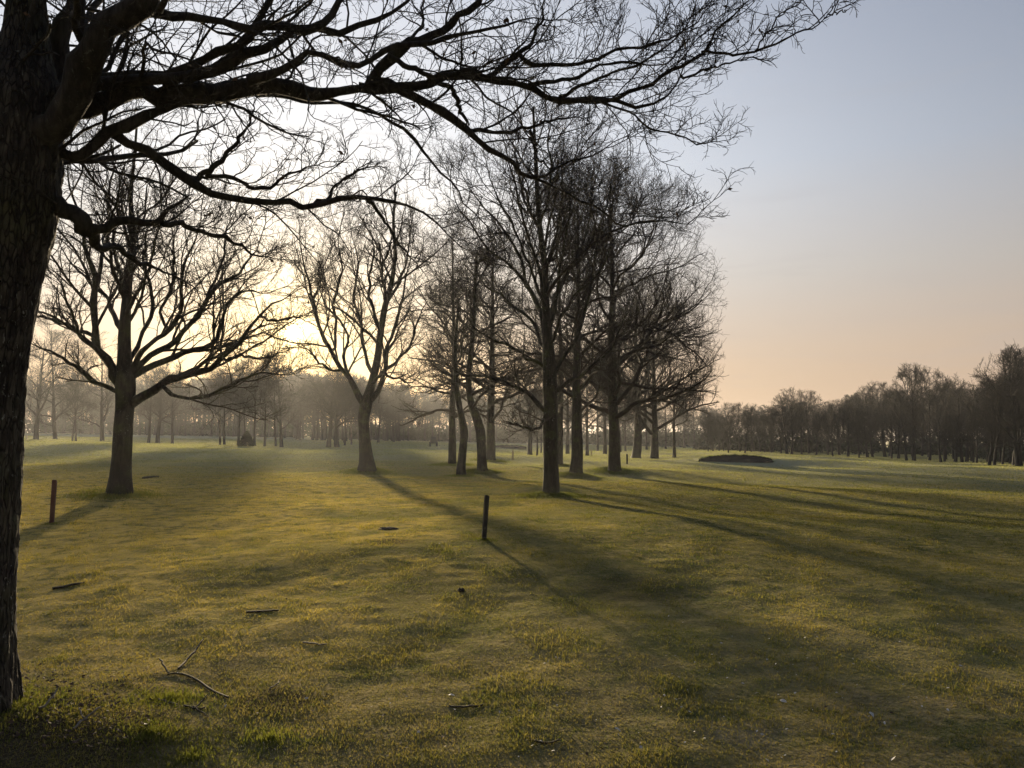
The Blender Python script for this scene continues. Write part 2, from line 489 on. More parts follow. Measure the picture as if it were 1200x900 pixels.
# ------------------------------------------------------------------ tree A, near left
LV_A = [
    dict(m=8, ang=42, ratio=.42, fall=.3, rr=.34, upb=.12, kr=.018, rmin=.0036, n=10, wig=.17, up=.35, curl=.5, t0=.12, k=5, useenv=False, tip=.4, mind=.12),
    dict(m=7, ang=38, ratio=.48, fall=.3, rr=.55, rmin=.0024, n=8, wig=.18, up=.3, curl=.5, t0=.12, k=4, useenv=False, tip=.5, mind=.06),
    dict(m=5, ang=40, ratio=.48, fall=.3, rr=.65, rmin=.0017, n=6, wig=.19, up=.25, curl=.5, t0=.15, k=3, useenv=False, tip=.6, mind=.04),
    dict(m=2, ang=40, ratio=.4, fall=.3, rr=.75, rmin=.0013, n=3, wig=.2, up=.2, curl=.6, t0=.25, k=3, useenv=False, tip=.8, mind=.03),
]
A_trunk = [(-48, 872, 112), (-44, 800, 108), (-38, 700, 103), (-32, 600, 98), (-26, 500, 96), (-20, 420, 98), (-8, 330, 106), (6, 250, 118), (14, 190, 116), (22, 120, 100), (29, 60, 60), (31, 0, 44), (34, -90, 36), (36, -200, 26), (40, -330, 16)]
A_limbs = [
    # (points px,py,width), depth of tip, depth of start
    ([(46, 150, 42), (66, 90, 32), (76, 40, 27), (82, -10, 24), (90, -120, 18), (110, -230, 10)], .5, .12),
    ([(40, 170, 50), (78, 115, 44), (110, 70, 44), (142, 28, 40), (165, -6, 34), (200, -70, 30), (260, -160, 20), (320, -280, 10)], -.5, -.05),
    ([(160, 12, 22), (187, 13, 15), (230, 25, 12), (265, 30, 11), (310, 36, 14), (367, 37, 14), (390, 12, 10), (405, -30, 8), (430, -90, 5)], .3, -.2),
    ([(20, 150, 46), (70, 126, 36), (120, 119, 34), (170, 114, 30), (230, 108, 29), (290, 103, 30), (340, 103, 32), (385, 105, 27), (433, 101, 22)], .7, -.1),
    ([(433, 101, 17), (463, 67, 17), (500, 48, 14), (533, 24, 11), (560, 2, 9), (600, -40, 6), (640, -90, 4)], .5, .7),
    ([(420, 102, 15), (460, 104, 15), (490, 100, 14), (530, 90, 12), (587, 93, 10), (613, 96, 10), (632, 107, 10), (655, 117, 9), (690, 115, 8), (720, 119, 7), (747, 127, 6), (783, 113, 5), (797, 92, 4), (806, 60, 3)], .8, .7),
    ([(440, 96, 14), (465, 103, 14), (500, 122, 14), (533, 141, 12), (558, 157, 10), (580, 180, 8), (600, 193, 8), (612, 205, 7), (640, 206, 5), (668, 188, 4), (700, 180, 3.5), (735, 160, 3)], 1.0, .7),
    ([(612, 205, 6), (640, 213, 4), (665, 227, 3.5), (695, 240, 3.5), (716, 256, 3), (737, 264, 3), (765, 259, 2.6), (790, 261, 2.5), (808, 264, 2.5), (816, 255, 2)], .9, .97),
    ([(556, 153, 6), (575, 155, 6), (600, 152, 5), (622, 152, 5), (635, 143, 4), (655, 140, 4), (680, 138, 3)], .9, .83),
    ([(622, 153, 5), (626, 172, 4), (634, 188, 4), (645, 195, 4)], .95, .9),
    ([(500, 88, 7), (533, 112, 7), (537, 128, 7), (548, 150, 7)], .8, .6),
    ([(300, 112, 6), (350, 118, 5), (400, 122, 5), (443, 133, 5), (462, 147, 5), (482, 160, 5), (500, 185, 4.5), (518, 203, 4), (535, 218, 4), (543, 238, 3.5), (560, 254, 3), (575, 268, 3)], 1.6, .6),
    ([(70, 120, 26), (110, 93, 17), (150, 88, 16), (187, 87, 14), (215, 76, 13), (240, 70, 12), (267, 60, 14), (290, 47, 15), (305, 32, 12), (316, 12, 11), (326, -20, 9), (345, -80, 6)], .2, .15),
    ([(70, 108, 24), (130, 100, 17), (187, 92, 16), (225, 82, 18), (255, 80, 20), (285, 72, 18), (315, 60, 14), (340, 45, 12), (367, 36, 12), (400, 43, 11), (430, 27, 10), (450, 15, 8), (467, 8, 8), (487, -5, 6), (520, -40, 4)], .4, .0),
    ([(290, 95, 18), (330, 82, 12), (365, 66, 10), (400, 72, 10), (433, 68, 9), (467, 57, 9), (505, 50, 8), (530, 43, 7), (550, 38, 6), (590, 30, 5), (620, 24, 4), (660, 22, 3)], .3, .05),
    ([(455, 66, 8), (477, 77, 8), (500, 85, 8), (530, 86, 8), (550, 80, 8), (567, 90, 6), (600, 92, 5), (640, 100, 4)], .7, .4),
    ([(560, 92, 8), (580, 85, 8), (597, 70, 9), (610, 62, 8), (622, 52, 6), (632, 32, 5), (636, 10, 4), (650, -20, 3)], .6, .68),
    ([(607, 63, 7), (625, 75, 7), (650, 78, 7), (677, 77, 6), (697, 70, 5), (717, 60, 5), (745, 56, 4), (767, 53, 4), (785, 47, 3), (805, 35, 3), (822, 15, 2.5), (835, -8, 2)], .5, .62),
    ([(660, 117, 8), (700, 118, 7), (733, 112, 6), (752, 103, 6), (767, 93, 5.5), (800, 75, 5), (827, 58, 4.5), (838, 42, 4), (848, 28, 4), (862, 14, 3.5), (880, -2, 3), (900, -25, 2.5)], .5, .8),
    ([(822, 61, 4), (850, 60, 3.8), (870, 63, 3.6), (885, 62, 3.6), (907, 53, 3.2), (928, 42, 3), (947, 33, 2.8), (966, 21, 2.4), (976, 14, 2.2), (984, 2, 2)], .3, .6),
    ([(966, 21, 2.4), (980, 14, 2), (989, 13, 2), (998, 9, 1.8)], .28, .35),
    ([(883, 62, 3), (892, 48, 2.8), (900, 36, 2.6), (908, 24, 2.4), (922, 13, 2.2), (934, -2, 2)], .35, .45),
    ([(797, 88, 4), (815, 86, 3.4), (835, 79, 3), (852, 76, 2.6), (868, 71, 2.4), (880, 66, 2.2), (891, 71, 2)], .6, .65),
    ([(690, 114, 5), (720, 124, 3.5), (745, 137, 3), (760, 149, 3), (783, 156, 2.8), (800, 161, 2.6), (815, 166, 2.4), (835, 167, 2.2), (848, 164, 2)], 1.0, .8),
    ([(655, 113, 6), (690, 96, 5), (720, 84, 4), (750, 74, 4), (775, 60, 3), (800, 38, 3), (812, 12, 3), (818, -20, 2)], .2, .75),
    ([(620, 100, 7), (650, 96, 6), (680, 90, 5), (705, 76, 4), (735, 70, 4), (765, 76, 3), (785, 72, 3), (800, 52, 2.5)], 1.2, .75),
    ([(30, 215, 26), (62, 182, 21), (92, 179, 17), (112, 166, 17), (132, 151, 18), (165, 138, 18), (200, 126, 14), (240, 116, 10)], .25, -.05),
    ([(128, 152, 18), (150, 166, 14), (175, 182, 13), (203, 199, 14), (222, 216, 15), (245, 224, 12), (270, 230, 11), (300, 234, 10), (333, 235, 10), (352, 239, 10), (366, 243, 10), (382, 238, 9), (402, 236, 9), (430, 232, 8), (450, 236, 7), (468, 241, 6), (500, 254, 5), (520, 268, 4), (540, 290, 3)], .9, .15),
    ([(226, 216, 9), (245, 198, 8), (262, 184, 7), (272, 172, 6), (284, 155, 5), (293, 140, 5), (296, 124, 4)], .5, .4),
    ([(240, 205, 6), (262, 207, 6), (282, 213, 6), (300, 222, 6), (320, 216, 5), (338, 205, 4), (360, 195, 3.5), (385, 190, 3)], .8, .45),
    ([(30, 225, 34), (62, 238, 26), (82, 252, 24), (98, 268, 30), (115, 268, 18), (140, 263, 14), (170, 262, 13), (192, 256, 12), (208, 241, 9), (221, 228, 6)], .35, .0),
    ([(100, 272, 20), (118, 285, 12), (140, 293, 9), (160, 305, 7), (185, 315, 5), (215, 330, 4)], 1.0, .1),
    ([(190, 262, 9), (215, 266, 7), (240, 272, 6), (262, 276, 6), (285, 288, 5), (300, 300, 4), (330, 304, 3)], 1.2, .3),
    ([(366, 243, 6), (385, 230, 5), (400, 212, 4.5), (420, 200, 4), (445, 196, 3)], 1.1, .75),
    ([(430, 235, 6), (445, 250, 5), (460, 270, 4), (470, 290, 4), (490, 310, 3)], 1.3, .8),
    ([(100, 60, 16), (90, 20, 12), (100, -20, 10), (130, -80, 6)], -.8, -.1),
    ([(187, 13, 10), (205, -10, 8), (240, -40, 6), (280, -90, 4)], -.8, -.3),
    ([(10, 60, 20), (-30, 10, 14), (-60, -60, 9)], .6, .0),
    ([(0, 200, 30), (-60, 150, 20), (-140, 110, 12), (-260, 90, 7)], .5, .0),
    ([(10, 130, 30), (60, 60, 14), (120, 0, 9), (180, -60, 6)], 2.0, .1),
]
rootA, baseA = guided_tree('oak_tree', (-48, 872), 4.0, A_trunk, A_limbs, 12,
    'huge dark rough-barked tree at the left edge, its long low limbs reaching overhead',
    LV_A, (M_A, M_AL, M_AL), flare=.55, flare_h=.45, kt=110, leaves=90, knob=.045, minr=.0022)

WK = .86
# ------------------------------------------------------------------ tree B
def LV(r=.004, m=(10, 8, 6, 3)):
    return [
        dict(m=m[0], upb=.22, ang=38, ratio=.46, fall=.4, rr=.5, rmin=r * 2, n=9, wig=.13, up=.3, curl=.6, t0=.15, k=5, useenv=False, mind=.3),
        dict(m=m[1], upb=.15, ang=40, ratio=.48, fall=.35, rr=.55, rmin=r * 1.3, n=7, wig=.14, up=.25, curl=.6, t0=.15, k=4, useenv=False, mind=.15),
        dict(m=m[2], ang=42, ratio=.48, fall=.3, rr=.65, rmin=r, n=5, wig=.16, up=.25, curl=.6, t0=.2, k=3, useenv=False, mind=.1),
        dict(m=m[3], ang=42, ratio=.48, fall=.3, rr=.8, rmin=r * .8, n=3, wig=.2, up=.2, curl=.4, t0=.25, k=3, useenv=False, mind=.08),
    ]
LIMB_MIN_W = 4.5
B_trunk = [(140, 581, 34), (141, 560, 28), (143, 530, 25), (145, 500, 24), (147, 470, 25), (147, 448, 26), (146, 420, 19), (146, 395, 16), (147, 370, 14), (149, 343, 12), (152, 310, 10), (155, 270, 8), (153, 230, 6), (157, 190, 4), (160, 150, 3)]
B_limbs = [
    ([(143, 455, 16), (133, 432, 14), (120, 415, 12), (114, 390, 11), (115, 350, 10), (111, 317, 8), (101, 285, 6), (92, 250, 5), (80, 215, 4), (78, 180, 3)], -.8, 0.),
    ([(114, 335, 7), (120, 300, 6), (128, 265, 5), (126, 230, 4), (132, 190, 3), (128, 155, 2.5)], .4, -.5),
    ([(148, 440, 13), (157, 432, 12), (172, 420, 10), (200, 405, 9), (215, 390, 8), (228, 375, 8), (243, 352, 7), (256, 338, 6), (277, 322, 5), (287, 310, 4), (300, 290, 3), (312, 262, 3)], .5, 0.),
    ([(152, 446, 12), (165, 438, 10), (190, 427, 9), (215, 414, 8), (245, 401, 8), (256, 385, 6), (262, 362, 6), (272, 350, 5), (290, 342, 4), (310, 345, 3), (335, 335, 2.5)], 1.6, 0.),
    ([(150, 474, 18), (165, 464, 14), (185, 454, 13), (205, 445, 12), (225, 439, 11), (247, 433, 9), (262, 421, 8), (280, 402, 7), (292, 384, 6), (302, 371, 6), (316, 356, 5), (330, 352, 4), (350, 340, 3)], -.6, 0.),
    ([(190, 452, 6), (205, 462, 6), (222, 466, 6), (245, 460, 5.5), (268, 452, 5), (290, 442, 4.5), (305, 437, 4), (325, 440, 3), (345, 437, 2.5)], -1.2, -.2),
    ([(140, 458, 9), (130, 452, 7), (115, 449, 6.5), (103, 441, 6), (88, 431, 6), (72, 421, 5), (58, 413, 5), (45, 405, 4), (30, 398, 3)], -.5, 0.),
    ([(114, 395, 7), (98, 390, 6), (80, 382, 6), (62, 375, 5), (45, 370, 4), (30, 374, 3)], .6, -.2),
    ([(149, 425, 8), (158, 412, 7), (163, 397, 6), (172, 382, 6), (180, 365, 6), (176, 345, 5), (172, 325, 5), (168, 300, 4), (172, 270, 3), (184, 240, 2.5)], 1.2, 0.),
    ([(150, 432, 9), (160, 425, 8), (180, 402, 7), (198, 382, 7), (212, 360, 6), (213, 340, 5), (214, 318, 5), (222, 296, 4), (232, 270, 3), (238, 235, 2.5)], -1.0, 0.),
    ([(196, 384, 6), (190, 368, 5), (198, 345, 5), (205, 315, 4), (203, 285, 3), (212, 250, 2.5)], .4, -.4),
    ([(228, 375, 6), (240, 355, 5), (250, 330, 4), (262, 300, 3.5), (266, 270, 3), (280, 240, 2.5)], 1.5, .3),
    ([(147, 372, 8), (158, 350, 6), (172, 320, 5), (180, 290, 4), (190, 255, 3), (200, 220, 2.5)], -1.6, 0.),
    ([(148, 345, 8), (140, 320, 6), (134, 290, 5), (130, 250, 4), (118, 210, 3), (112, 170, 2.5)], 1.8, 0.),
    ([(147, 400, 9), (140, 380, 8), (128, 355, 6), (108, 330, 5), (85, 310, 4), (70, 285, 3)], 2.0, 0.),
    ([(120, 417, 8), (104, 405, 6), (92, 392, 5), (80, 355, 4), (70, 330, 3), (52, 310, 2.5)], -2.0, -.2),
    ([(302, 371, 4), (322, 376, 3.5), (345, 372, 3), (362, 378, 2.5)], -1.4, -.6),
    ([(262, 420, 5), (285, 418, 4), (310, 420, 3), (335, 412, 2.5)], .8, -.5),
]
guided_tree('oak_tree', (140, 580), None, B_trunk, B_limbs, 31, 'dark spreading bare tree forking low on its trunk, standing behind the red stake',
    LV(.0042, (10, 8, 6, 3)), (M_T, M_T, M_W), flare=.32, flare_h=.4, leaves=0, minr=.007)

# ------------------------------------------------------------------ tree C
C_trunk = [(430, 553, 26), (429, 535, 19), (427, 510, 15), (426, 490, 15), (429, 475, 17), (433, 460, 13), (438, 440, 11), (443, 417, 10), (446, 390, 9), (451, 360, 8), (458, 335, 7), (463, 300, 5), (461, 260, 4), (464, 225, 3)]
C_limbs = [
    ([(427, 474, 12), (420, 456, 9), (411, 443, 8), (400, 433, 7), (388, 412, 7), (375, 388, 6), (366, 350, 5), (362, 325, 4), (352, 295, 3), (350, 262, 2.5)], .5, 0.),
    ([(432, 472, 10), (444, 456, 8), (450, 435, 7), (452, 410, 6), (462, 385, 5), (470, 355, 4), (478, 320, 3), (484, 285, 2.5)], -1.0, 0.),
    ([(446, 440, 6), (458, 430, 5), (472, 418, 4), (483, 400, 3.5), (490, 375, 3), (502, 350, 2.5)], 1.5, -.3),
    ([(400, 433, 5), (390, 435, 4), (375, 425, 3.5), (360, 410, 3), (345, 408, 2.5)], -1.5, .2),
    ([(388, 412, 5), (395, 385, 4), (392, 350, 4), (400, 315, 3), (396, 280, 2.5), (404, 245, 2)], -1.0, .3),
    ([(438, 440, 7), (428, 415, 5), (424, 385, 5), (415, 350, 4), (420, 310, 3), (412, 275, 2.5)], 2.0, 0.),
    ([(446, 390, 6), (436, 360, 5), (432, 330, 4), (438, 295, 3), (430, 255, 2.5)], -2.0, 0.),
    ([(451, 360, 5), (466, 335, 4), (478, 300, 3), (482, 260, 2.5)], 2.2, 0.),
    ([(434, 455, 6), (446, 440, 5), (462, 442, 4), (480, 448, 3), (492, 440, 2.5)], -2.2, 0.),
    ([(411, 443, 6), (402, 415, 5), (408, 390, 4), (380, 355, 3), (372, 320, 2.5)], 2.5, .1),
]
guided_tree('oak_tree', (430, 552), None, C_trunk, C_limbs, 33, 'bare tree with a mottled curving trunk casting the long shadow toward the black stake',
    LV(.0052, (12, 8, 6, 3)), (M_T, M_T, M_W), flare=.35, flare_h=.45, minr=.009)

# ------------------------------------------------------------------ tree E
E_trunk = [(646, 580, 24), (646, 560, 21), (645, 530, 20), (645, 500, 20), (645, 470, 20), (644, 440, 19), (643, 410, 16), (641, 380, 13), (639, 350, 11), (638, 310, 9), (633, 270, 7.5), (630, 230, 6.5), (628, 190, 5.5), (626, 155, 4), (625, 125, 3)]
E_limbs = [
    ([(640, 482, 9), (633, 472, 7.5), (622, 463, 7), (605, 454, 6), (588, 448, 5), (570, 441, 4), (548, 440, 3), (530, 432, 2.5)], .5, 0.),
    ([(642, 432, 8), (630, 424, 6), (615, 418, 5), (598, 405, 4.5), (580, 398, 4), (562, 388, 3), (545, 372, 2.5)], -.6, 0.),
    ([(641, 400, 8), (634, 370, 7), (624, 345, 6), (616, 325, 6), (607, 300, 5), (598, 280, 4.5), (584, 262, 4), (568, 245, 3.5), (552, 225, 3), (540, 200, 2.5)], .8, 0.),
    ([(622, 342, 5), (608, 322, 5), (590, 305, 4), (570, 290, 3.5), (552, 262, 3), (535, 238, 2.5), (528, 210, 2)], -.8, .3),
    ([(641, 395, 8), (648, 370, 7), (652, 345, 6), (657, 310, 5), (662, 275, 4.5), (668, 240, 4), (672, 200, 3), (680, 165, 2.5)], -.6, 0.),
    ([(644, 450, 8), (655, 430, 7), (668, 410, 6), (682, 385, 6), (688, 350, 5), (696, 315, 4.5), (702, 275, 4), (712, 240, 3), (718, 205, 2.5)], .8, 0.),
    ([(648, 462, 7), (664, 450, 6), (682, 438, 5), (700, 425, 4.5), (716, 405, 4), (728, 380, 3), (744, 350, 2.5)], -.8, 0.),
    ([(639, 350, 6), (632, 320, 5), (622, 285, 4.5), (612, 250, 4), (604, 215, 3.5), (594, 180, 3), (588, 150, 2.5)], -1.2, 0.),
    ([(638, 320, 6), (648, 290, 5), (655, 255, 4), (660, 215, 3.5), (658, 180, 3), (664, 140, 2.5)], 1.2, 0.),
    ([(635, 280, 5), (624, 250, 4), (612, 220, 3.5), (606, 185, 3), (598, 150, 2.5)], 1.0, 0.),
    ([(633, 265, 5), (640, 235, 4), (645, 200, 3.5), (642, 165, 3), (648, 130, 2.5)], -1.0, 0.),
    ([(643, 420, 7), (634, 395, 6), (620, 375, 5), (604, 360, 4.5), (586, 345, 4), (566, 330, 3), (550, 305, 2.5)], 1.6, 0.),
    ([(641, 385, 7), (650, 350, 6), (664, 320, 5), (680, 295, 4), (690, 260, 3.5), (694, 225, 3), (704, 190, 2.5)], 1.8, 0.),
    ([(640, 365, 6), (630, 335, 5), (618, 305, 4), (604, 270, 3.5), (580, 225, 3), (570, 190, 2.5)], -2.0, 0.),
    ([(643, 405, 6), (655, 380, 5), (672, 350, 4.5), (690, 330, 4), (712, 300, 3), (728, 262, 2.5)], -1.8, 0.),
    ([(639, 485, 6), (634, 500, 4.5), (622, 504, 4), (608, 497, 3), (592, 494, 2.5)], -1.4, 0.),
]
guided_tree('oak_tree', (646, 580), None, E_trunk, E_limbs, 45, 'tall straight bare tree nearest in the middle row, to the right of the black stake',
    LV(.0042, (11, 8, 6, 3)), (M_T, M_T, M_W), flare=.32, flare_h=.4, minr=.006)

# ------------------------------------------------------------------ trees grown inside a crown shape
def auto_geo(seed, H, spread, tr, clear, counts=(16, 9, 7, 4), rt=.006, lean=(0, 0), ang=48, up=.5, lowc=None, leader=.86, kt=14, path=None, wig=.02, k3=3, ry=None):
    rng = np.random.default_rng(seed)
    n = 16
    if path is None:
        z = np.linspace(-.3, H * leader, 9)
        wob = np.cumsum(rng.normal(size=(9, 2)) * wig * H / 9, 0)
        rows = []
        for i in range(9):
            t = max(z[i], 0) / (H * leader)
            r = tr * (1 - .35 * min(t / .3, 1)) * (1 - max(t - .3, 0) / .7 * .88)
            rows.append([lean[0] * t * H + wob[i, 0] * (i > 0), lean[1] * t * H + wob[i, 1] * (i > 0), z[i], r])
    else: rows = path
    V, q = trunk_geo(rows, rng, 30, kt, .45, .06, .6)
    S = spline(rows, n)
    cx, cy = S[-1, 0] * .7, S[-1, 1] * .7
    zc = clear + (H - clear) * .42; low = lowc if lowc is not None else clear * .75
    env = (cx, cy, (H + low) / 2, spread, ry or spread, (H - low) / 2)
    t0 = clear / (H * leader)
    P = S[None, :, :3]; R = S[None, :, 3]
    up1 = up
    lv = [
        dict(m=counts[0], ang=ang, ratio=1.6, fall=.35, rr=.55, rmin=rt * 3, n=12, wig=.16, up=up1, curl=.5, ek=.82, t0=t0, t1=.98, k=6, sd=.15, tip=.25, mind=.3),
        dict(m=counts[1], ang=34, ratio=.62, fall=.35, rr=.55, rmin=rt * 1.7, n=8, wig=.13, up=up * .6, curl=.4, t0=.25, k=4, mind=.25),
        dict(m=counts[2], ang=35, ratio=.55, fall=.35, rr=.6, rmin=rt * 1.1, n=5, wig=.17, up=up * .5, curl=.4, t0=.15, k=k3, mind=.15),
        dict(m=counts[3], ang=38, ratio=.5, fall=.3, rr=.75, rmin=rt, n=3, wig=.16, up=.25, curl=.4, t0=.2, k=3, mind=.1),
    ]
    if len(counts) > 4:
        lv.append(dict(m=counts[4], ang=40, ratio=.5, fall=.3, rr=.8, rmin=rt * .9, n=2, wig=.18, up=.2, curl=.3, t0=.25, k=3, mind=.1))
    parts = crown_levels(P, R, lv, rng, env)
    return (V, q), merge(parts)

def auto_tree(px, py, top, hw, wpx, label, seed, counts, clear_px=None, group=None, mats=None, lean=(0, 0), rt=.006, ang=48, up=.5, path_px=None, lowc=None, dist=None, name='bare_tree'):
    b = gat(px, py)
    d = b[1]
    H = atd(px, top, d)[2] - b[2]
    sp = hw / F * d; tr = wpx / F * d / 2
    clear = (atd(px, clear_px, d)[2] - b[2]) if clear_px else H * .22
    path = None
    if path_px:
        path = []
        for x, y, w in path_px:
            p = atd(x, y, d) - b; path.append([*p, w / F * d / 2])
        path[0][2] = -.2
    T, Cn = auto_geo(seed, H, sp, tr, clear, counts, rt, lean, ang, up, path=path, lowc=lowc)
    root = empty(name, b); tag(root, label, 'tree', group)
    mats = mats or (M_T, M_W)
    mesh_np('trunk', *T, mats[0], parent=root)
    mesh_np('crown', *Cn, mats[1], parent=root)
    return root

HC = (22, 9, 8, 5, 2)
auto_tree(530, 545, 228, 92, 10, 'bare tree whose straight trunk stands just behind the knobbly pale-footed one', 101, HC, 492, rt=.006, ang=66, up=.25, lowc=1.0)
auto_tree(541, 558, 330, 42, 10, 'knobbly leaning trunk with a pale swollen foot, nearest of the middle clump', 102, (12, 8, 7, 4), 470,
          path_px=[(543, 562, 13), (540, 553, 11), (543, 520, 9), (544, 508, 10), (541, 490, 8), (537, 468, 7), (534, 440, 6), (534, 400, 4.5), (538, 350, 2)], rt=.005)
auto_tree(565, 552, 262, 74, 11, 'bare tree with a dark trunk bending left halfway up, right of the knobbly one', 103, HC, 480,
          path_px=[(566, 556, 14), (565, 545, 11), (564, 520, 11), (562, 502, 11), (557, 485, 10), (551, 468, 8), (549, 445, 7), (552, 410, 6), (556, 360, 5), (558, 300, 3)], rt=.006, ang=64, up=.3, lowc=1.2)
auto_tree(575, 540, 245, 92, 12, 'bare tree with a stout upright trunk, rightmost of the middle clump', 104, HC, 492, rt=.007, ang=64, up=.3, lowc=1.2)
auto_tree(675, 555, 182, 92, 15, 'tall bare tree with a stout trunk, just right of the tall straight one', 105, HC, 492, rt=.0062, ang=58, up=.5, lowc=1.5)
auto_tree(655, 545, 215, 80, 9, 'bare tree half hidden behind the tall straight one', 106, (16, 9, 7, 4), 485, rt=.008, ang=55, up=.5, lowc=1.5)
auto_tree(720, 552, 165, 138, 15, 'wide bare tree whose fan of branches reaches farthest right against the open sky', 107, (34, 10, 8, 5, 2), 500, rt=.0062, ang=66, up=.55, lowc=.8)
auto_tree(745, 537, 300, 96, 11, 'stout bare tree left of its twin at the far right end of the row', 108, (22, 10, 8, 5), 508, rt=.010, ang=64, up=.5, lowc=.8)
auto_tree(767, 537, 340, 84, 10, 'stout bare tree right of its twin, left of the thin leaning one by the bunker', 109, (22, 10, 8, 5), 510, rt=.010, ang=64, up=.5, lowc=.8)
auto_tree(790, 536, 440, 30, 4.5, 'small thin-trunked bare tree just left of the dark bunker', 110, (12, 8, 6, 4), 505, rt=.010, ang=50)
mid = [(621, 533, 420, 40, 6), (665, 532, 400, 50, 5), (688, 534, 410, 45, 4.5), (709, 532, 395, 55, 5), (629, 534, 455, 20, 2.4), (634, 531, 450, 22, 2), (700, 529, 430, 30, 3), (727, 530, 430, 32, 2.6), (733, 529, 440, 26, 2.6), (802, 525, 455, 24, 3), (814, 526, 462, 20, 2), (758, 527, 440, 30, 3), (780, 526, 452, 24, 2.5)]
mlab = ['small bare tree seen between the stout upright trunk and the tall straight one',
        'bare tree seen in the gap between the tall straight trunk and its stout right neighbour',
        'thin bare tree just right of the stout trunk beside the tall straight one',
        'bare tree seen just left of the widest tree of the row', 'slim sapling right beside the small tree in the middle gap', 'slimmest farther sapling in the middle gap',
        'far slim bare tree between the two dark stout trunks', 'far slim bare tree just right of the widest one', 'second far slim bare tree right of the widest one',
        'slim bare tree right of the thin one by the bunker, in front of the wood', 'slimmest bare tree directly behind the left end of the bunker', 'far bare tree showing between the twin stout trunks', 'far bare tree showing right of the twin stout trunks']
for i, ((a, b, c, d, e), lb) in enumerate(zip(mid, mlab)):
    auto_tree(a, b, c, d * 1.35, e, lb, 200 + i, (15, 8, 7, 4), None, rt=.010, ang=58, up=.4, mats=(M_F, M_F), group='smaller trees seen between the middle row')

# --- row at the far left of the field
left_row = [(42, 515, 385, 30, 6, 0), (65, 515, 372, 34, 5, 0), (85, 517, 440, 16, 2, 0), (89, 517, 430, 20, 2.5, 0), (120, 517, 392, 34, 5, 0), (174, 519, 432, 18, 3.4, 0), (185, 519, 425, 24, 5, 0), (202, 520, 438, 22, 3.4, 0),
            (258, 521, 432, 22, 2.6, 1), (263, 521, 438, 18, 3.2, 0), (279, 522, 425, 18, 3.2, 0), (298, 522, 420, 22, 3.2, 0), (310, 523, 412, 22, 3, 0), (323, 523, 415, 18, 2.6, 0), (330, 524, 425, 24, 4.4, 0),
            (385, 524, 432, 30, 6, 0), (395, 524, 440, 30, 6.5, 0), (404, 522, 452, 18, 2.4, 0), (412, 521, 450, 18, 2.2, 1), (403, 519, 462, 14, 2.2, 0), (443, 519, 455, 24, 3, 0), (288, 519, 430, 20, 2.6, 0), (8, 516, 400, 30, 4, 0), (-20, 517, 395, 34, 5, 0)]
llab = ['thick-trunked far tree, first to the right of the huge near trunk',
        'slightly leaning far tree, second to the right of the huge near trunk',
        'left sapling of the far pair just right of the slightly leaning tree', 'right sapling of the far pair just right of the slightly leaning tree',
        'far tree beside the grass mound, just left of the low-forking trunk', 'slender far tree leaning left, first to the right of the low-forking trunk',
        'far tree with flared foot, second to the right of the low-forking trunk', 'far tree with a curved thin trunk, third to the right of the low-forking trunk',
        'pale-trunked slim far tree left of the round evergreen bush', 'dark slim far tree beside the pale-trunked one', 'slim far tree leaning just left of the round evergreen bush', 'slanting slim far tree just right of the round evergreen bush',
        'far tree forking above a thin stem, second right of the evergreen bush', 'thinnest far tree, third right of the evergreen bush', 'thick-stemmed far tree ending the group right of the evergreen bush',
        'thick dark far tree, left of the dense twin trees', 'thick dark far tree, right of the dense twin trees', 'thin far stem just right of the dense twin trees', 'pale thin far stem left of the mottled curving trunk', 'faint far stem behind the dense twin trees',
        'far tree seen just right of the mottled curving trunk', 'crooked far tree rising behind the round evergreen bush', 'far tree hidden behind the huge near trunk', 'far tree outside the left edge']
for i, ((a, b, c, d, e, pale), lb) in enumerate(zip(left_row, llab)):
    if a < 15: continue
    cl = 503 if e > 4 else 496
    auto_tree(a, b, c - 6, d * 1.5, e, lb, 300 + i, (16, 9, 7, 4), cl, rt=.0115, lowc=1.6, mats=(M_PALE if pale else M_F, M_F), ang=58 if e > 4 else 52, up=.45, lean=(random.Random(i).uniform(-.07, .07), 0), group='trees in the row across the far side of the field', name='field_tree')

# ------------------------------------------------------------------ woodland trees (few kinds, copied)
protos = []
ENVJ[:] = [.4, 1.4]
for i, (H, sp, tr, cl) in enumerate([(10, 2.6, .17, 1.6), (9.3, 2.9, .2, 1.2), (10.6, 2.3, .14, 2.0), (8.7, 2.9, .18, 1.2), (9.8, 2.2, .13, 1.6), (9.0, 2.6, .16, 1.4)]):
    protos.append(auto_geo(500 + i, H, sp, tr, cl, (18, 9, 7, 4), .0085, (random.Random(i).uniform(-.09, .09), random.Random(i + 9).uniform(-.05, .05)), 52, .6, kt=8, lowc=.3, wig=.05))
proto_me = []
def proto_tree(i, loc, rz, s, label, group, name='woodland_tree'):
    global proto_me
    if len(proto_me) <= i:
        T, Cn = protos[i]
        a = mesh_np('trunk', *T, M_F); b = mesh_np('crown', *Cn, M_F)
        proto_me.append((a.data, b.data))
        pa, pb = a, b
    else:
        pa = bpy.data.objects.new('trunk', proto_me[i][0]); pb = bpy.data.objects.new('crown', proto_me[i][1])
        COL.objects.link(pa); COL.objects.link(pb)
    r = empty(name, loc, rz); r.scale = (s[0], s[0], s[1])
    pa.parent = r; pb.parent = r
    tag(r, label, 'tree', group)
    return r
order = []
wr = np.random.default_rng(77)
def topline(x):
    xs = [800, 830, 860, 900, 940, 980, 1020, 1060, 1100, 1140, 1170, 1200, 1260, 1330]
    ys = [478, 477, 474, 466, 464, 462, 456, 440, 440, 440, 434, 412, 395, 385]
    return float(np.interp(x, xs, ys))
